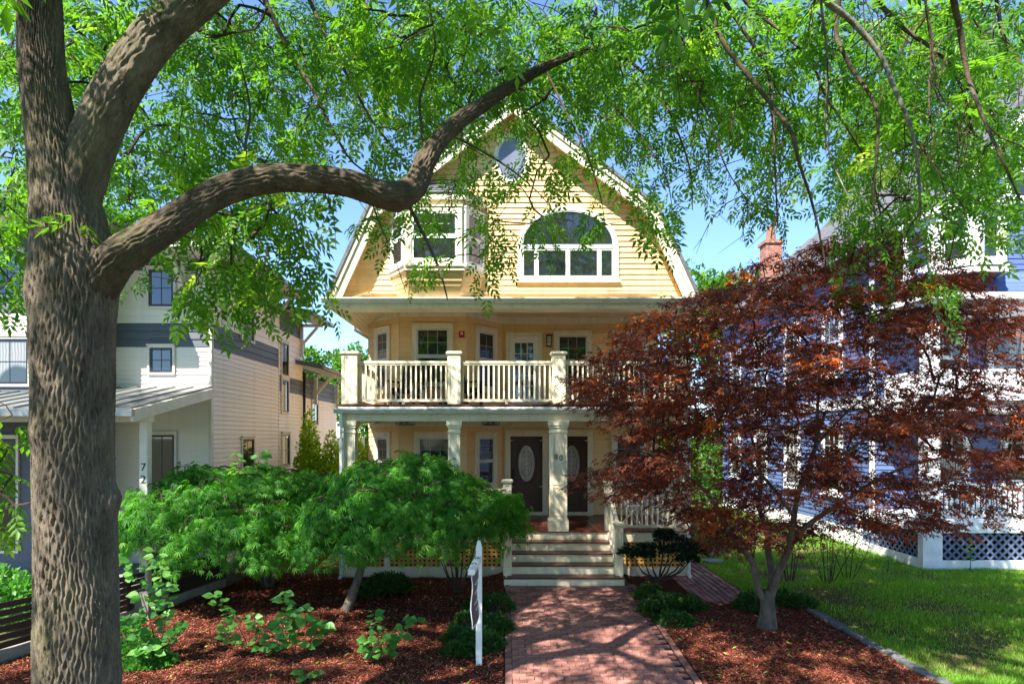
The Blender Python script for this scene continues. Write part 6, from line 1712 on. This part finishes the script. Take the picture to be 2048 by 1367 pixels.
# loose shrub by the steps
x_, y_ = gl(915, 1170); ls = thing('leggy_shrub', 'leggy shrub with dark stems in front of the lattice left of the steps', 'shrub', (x_, y_, gz(x_, y_)))
mb = MB(); tips = []
for k in range(11):
    a = random.uniform(-1, 1); q = P(900 + 45 * a + random.uniform(-12, 30), random.uniform(985, 1110), y_ + random.uniform(-.3, .3)); b = Vector((x_ + .06 * a, y_, gz(x_, y_) - .05))
    m1 = b.lerp(q, .5) + Vector((random.uniform(-.06, .06), 0, .05)); mb.tube([tuple(b), tuple(m1), tuple(q)], [.016, .011, .004], 6)
    tips += [(m1.lerp(q, random.random())) for _ in range(16)]
mb.build('stems', M['twig'], ls, kind='stuff')
n = len(tips) * 3; p = np.repeat(np.array([tuple(v) for v in tips]), 3, 0) + rng.normal(0, .07, (n, 3)); rt = basis(rng.normal(0, 1, (n, 3)), rng.normal(0, .5, (n, 3)) + np.array([0, -.3, 1.]))
V = np.einsum('nij,kj->nki', rt, small) * (.075 * rng.uniform(.6, 1.3, n))[:, None, None] + p[:, None, :]
tag(link('foliage', np_mesh('foliage', V.reshape(-1, 3), (smallF[None] + (np.arange(n) * 4)[:, None, None]).reshape(-1, 3), M['broadleaf'], np.repeat(rng.random(n), 4)), ls), kind='stuff')

# twiggy shrubs along the side lawn
def twiggy(label, x, y, h, nst, spread, leaves):
    t = thing('twiggy_shrub', label, 'shrub', (x, y, gz(x, y)), 'twiggy shrubs on the side lawn'); tips = []; mb = MB()
    for k in range(nst):
        a = k * 2.4; e = spread * random.uniform(.1, 1.3); a += random.uniform(-.6, .6); q = Vector((x + e * math.cos(a), y + e * math.sin(a), gz(x, y) + h * random.uniform(.45, 1.1))); b = Vector((x + .08 * math.cos(a), y + .08 * math.sin(a), gz(x, y) - .04))
        m1 = b.lerp(q, .55) + Vector((random.uniform(-.06, .06), random.uniform(-.1, .1), .1)); mb.tube([tuple(b), tuple(m1), tuple(q)], [.011, .008, .003], 5)
        for j in range(3):
            s_ = m1.lerp(q, random.random()); e_ = s_ + Vector((random.uniform(-.25, .25), random.uniform(-.25, .25), random.uniform(.05, .35))); mb.tube([tuple(s_), tuple(e_)], [.006, .002], 4); tips.append(e_)
    mb.build('stems', M['twig'], t, kind='stuff')
    n = leaves; p = np.array([tuple(tips[i % len(tips)]) for i in range(n)]) + rng.normal(0, .1, (n, 3)); rt = basis(rng.normal(0, 1, (n, 3)), rng.normal(0, .5, (n, 3)) + np.array([0, 0, 1.]))
    V = np.einsum('nij,kj->nki', rt, small) * (.06 * rng.uniform(.6, 1.3, n))[:, None, None] + p[:, None, :]
    tag(link('foliage', np_mesh('foliage', V.reshape(-1, 3), (smallF[None] + (np.arange(n) * 4)[:, None, None]).reshape(-1, 3), M['broadleaf'], np.repeat(rng.random(n), 4)), t), kind='stuff')
twiggy('bare-stemmed shrub beside the porch downspout', 5.45, 16.6, 1.5, 12, .4, 120)
twiggy('bare-stemmed shrub on the side lawn behind the first one', 5.9, 15.4, 1.2, 9, .35, 90)
twiggy('tangled many-stemmed shrub just right of the red maple trunk', 6.6, 13.1, 1.25, 10, .6, 260)
twiggy('many-stemmed shrub left of the blue lattice', 7.25, 13.5, 1.1, 8, .5, 220)
twiggy('many-stemmed shrub behind the forked maple trunk', 5.9, 13.3, 1.2, 8, .5, 200)
def seedling(label, px, py, Y, h, m):
    b = P(px, py, Y); b.z = gz(b.x, b.y); t = thing('seedling', label, 'plant', tuple(b)); MB().tube([tuple(b), (b.x + .02, b.y, b.z + h * .6), (b.x, b.y, b.z + h)], [.008, .006, .003], 5).build('stem', M['twig'], t)
    for k in range(9):
        a = k * 2.4; f = np.array([[math.cos(a), math.sin(a), .1]]); Rm = basis(f, np.array([[0, -.5, 1.]]))[0] * .12; put_leaf(np_mesh('leaf', bv, bf, m, np.full(len(bv), .3 + .07 * k)), t, Rm, np.array([b.x, b.y, b.z + h * (.35 + .07 * k)]))
seedling('yellow-green seedling in front of the blue lattice', 1940, 1140, 14.2, .72, M['limeleaf'])
seedling('pale green seedling by the white lattice post', 1775, 1140, 14.0, .4, M['broadleaf'])

# evergreens and trees behind
def leafy(name, label, base, blobs, n, size, m, cat='tree', group=None, trunk=.15, up=.5):
    t = thing(name, label, cat, base, group)
    top = max(blobs, key=lambda b: b[2]); MB().tube([(base[0], base[1], base[2] - .1), (base[0], base[1], base[2] + (top[2] - base[2]) * .5), (top[0], top[1], top[2])], [trunk, trunk * .8, trunk * .3], 8).build('trunk', M['twig'], t, True)
    w = np.array([b[3] * b[4] for b in blobs]); idx = rng.choice(len(blobs), n, p=w / w.sum()); L = np.array(blobs)[idx]
    d = rng.normal(0, 1, (n, 3)); d /= np.linalg.norm(d, axis=1, keepdims=True); rr = (.6 + .42 * rng.random(n)) * (1 + .16 * np.sin(d[:, 0] * 7 + L[:, 0]) * np.sin(d[:, 2] * 6 + L[:, 1]))
    p = L[:, :3] + d * L[:, 3:6] * rr[:, None]
    rt = basis(d + rng.normal(0, .6, (n, 3)) + np.array([0, 0, up - .5]), rng.normal(0, .7, (n, 3)) + np.array([0, 0, 1.]))
    V = np.einsum('nij,kj->nki', rt, small) * (size * rng.uniform(.6, 1.4, n))[:, None, None] + p[:, None, :]
    tag(link('crown', np_mesh('crown', V.reshape(-1, 3), (smallF[None] + (np.arange(n) * 4)[:, None, None]).reshape(-1, 3), m, np.repeat(np.clip(rng.normal(.45, .22, n), 0, 1), 4)), t), kind='stuff')
def arbor(label, x, y, h, r):
    bl_ = [(x, y, h * (.12 + .8 * k / 7), r * (1 - .85 * (k / 7) ** 1.4) + .08, r * (1 - .85 * (k / 7) ** 1.4) + .08, h * .13) for k in range(8)]
    leafy('arborvitae', label, (x, y, 0), bl_, 11000, .095, M['limeleaf'], 'evergreen', 'arborvitae between the houses', .06, 1.2)
arbor('leftmost and narrowest arborvitae between the pale and yellow houses', -5.75, 18.8, 3.65, .55)
arbor('short middle arborvitae between the pale and yellow houses', -5.05, 18.6, 3.0, .6)
arbor('arborvitae partly behind the left porch column', -4.55, 19.2, 3.5, .6)
arbor('arborvitae seen through the porch behind the left column', -3.95, 19.8, 3.6, .6)
def blobs(c, R_, n, sd):
    g_ = np.random.default_rng(sd); return [(c[0] + g_.uniform(-.7, .7) * R_[0], c[1] + g_.uniform(-.7, .7) * R_[1], c[2] + g_.uniform(-.6, .7) * R_[2], R_[0] * .45, R_[1] * .45, R_[2] * .4) for _ in range(n)]
q = P(640, 760, 45); leafy('far_tree', 'distant green tree above the rear eave of the pale house', (q.x, 45, 0), blobs((q.x, 45, 6.2), (2.6, 2, 2.8), 12, 1), 9000, .28, M['farleaf'], 'tree', 'distant trees', .2)
q = P(735, 740, 38); leafy('far_tree', 'distant green tree left of the yellow house balcony', (q.x, 38, 0), blobs((q.x, 38, 5.6), (2.2, 2, 3.2), 12, 2), 9000, .25, M['farleaf'], 'tree', 'distant trees', .2)
q = P(1440, 620, 34); leafy('far_tree', 'bright green tree behind the gap right of the yellow house', (q.x, 34, 0), blobs((q.x, 34, 8.2), (3.2, 3, 4.4), 16, 3), 15000, .26, M['farleaf'], 'tree', 'distant trees', .25)
q = P(1352, 920, 24); leafy('garden_bush', 'leafy green bush in the rear yard beside the lower porch', (q.x, 24, 0), blobs((q.x + .2, 24, 1.8), (1.3, 1.2, 1.9), 9, 4), 6000, .14, M['farleaf'], 'bush', None, .06)
q = P(1430, 930, 31); leafy('garden_bush', 'broad green hedge at the end of the side lawn', (q.x, 31, 0), blobs((q.x + .6, 31, 1.6), (3.5, 1.2, 2.2), 16, 5), 9000, .16, M['farleaf'], 'bush', None, .06)
q = P(25, 1110, 10.6); leafy('garden_bush', 'leafy planting behind the fence at the left edge', (q.x, 10.6, gz(q.x, 10.6)), blobs((q.x, 10.6, .35), (.7, .5, .45), 7, 6), 2600, .09, M['broadleaf'], 'bush', None, .02)
# street trees opposite, mirrored in the windows
for k, (x, y) in enumerate(((-14, -16), (-4, -19), (7, -17), (17, -18))):
    leafy('street_tree', ('first', 'second', 'third', 'fourth')[k] + ' leafy tree on the far side of the street behind the viewer', (x, y, -.4), blobs((x, y, 6.8), (5.2, 4, 5.2), 18, 10 + k), 9000, .5, M['farleaf'], 'tree', 'trees across the street', .3)
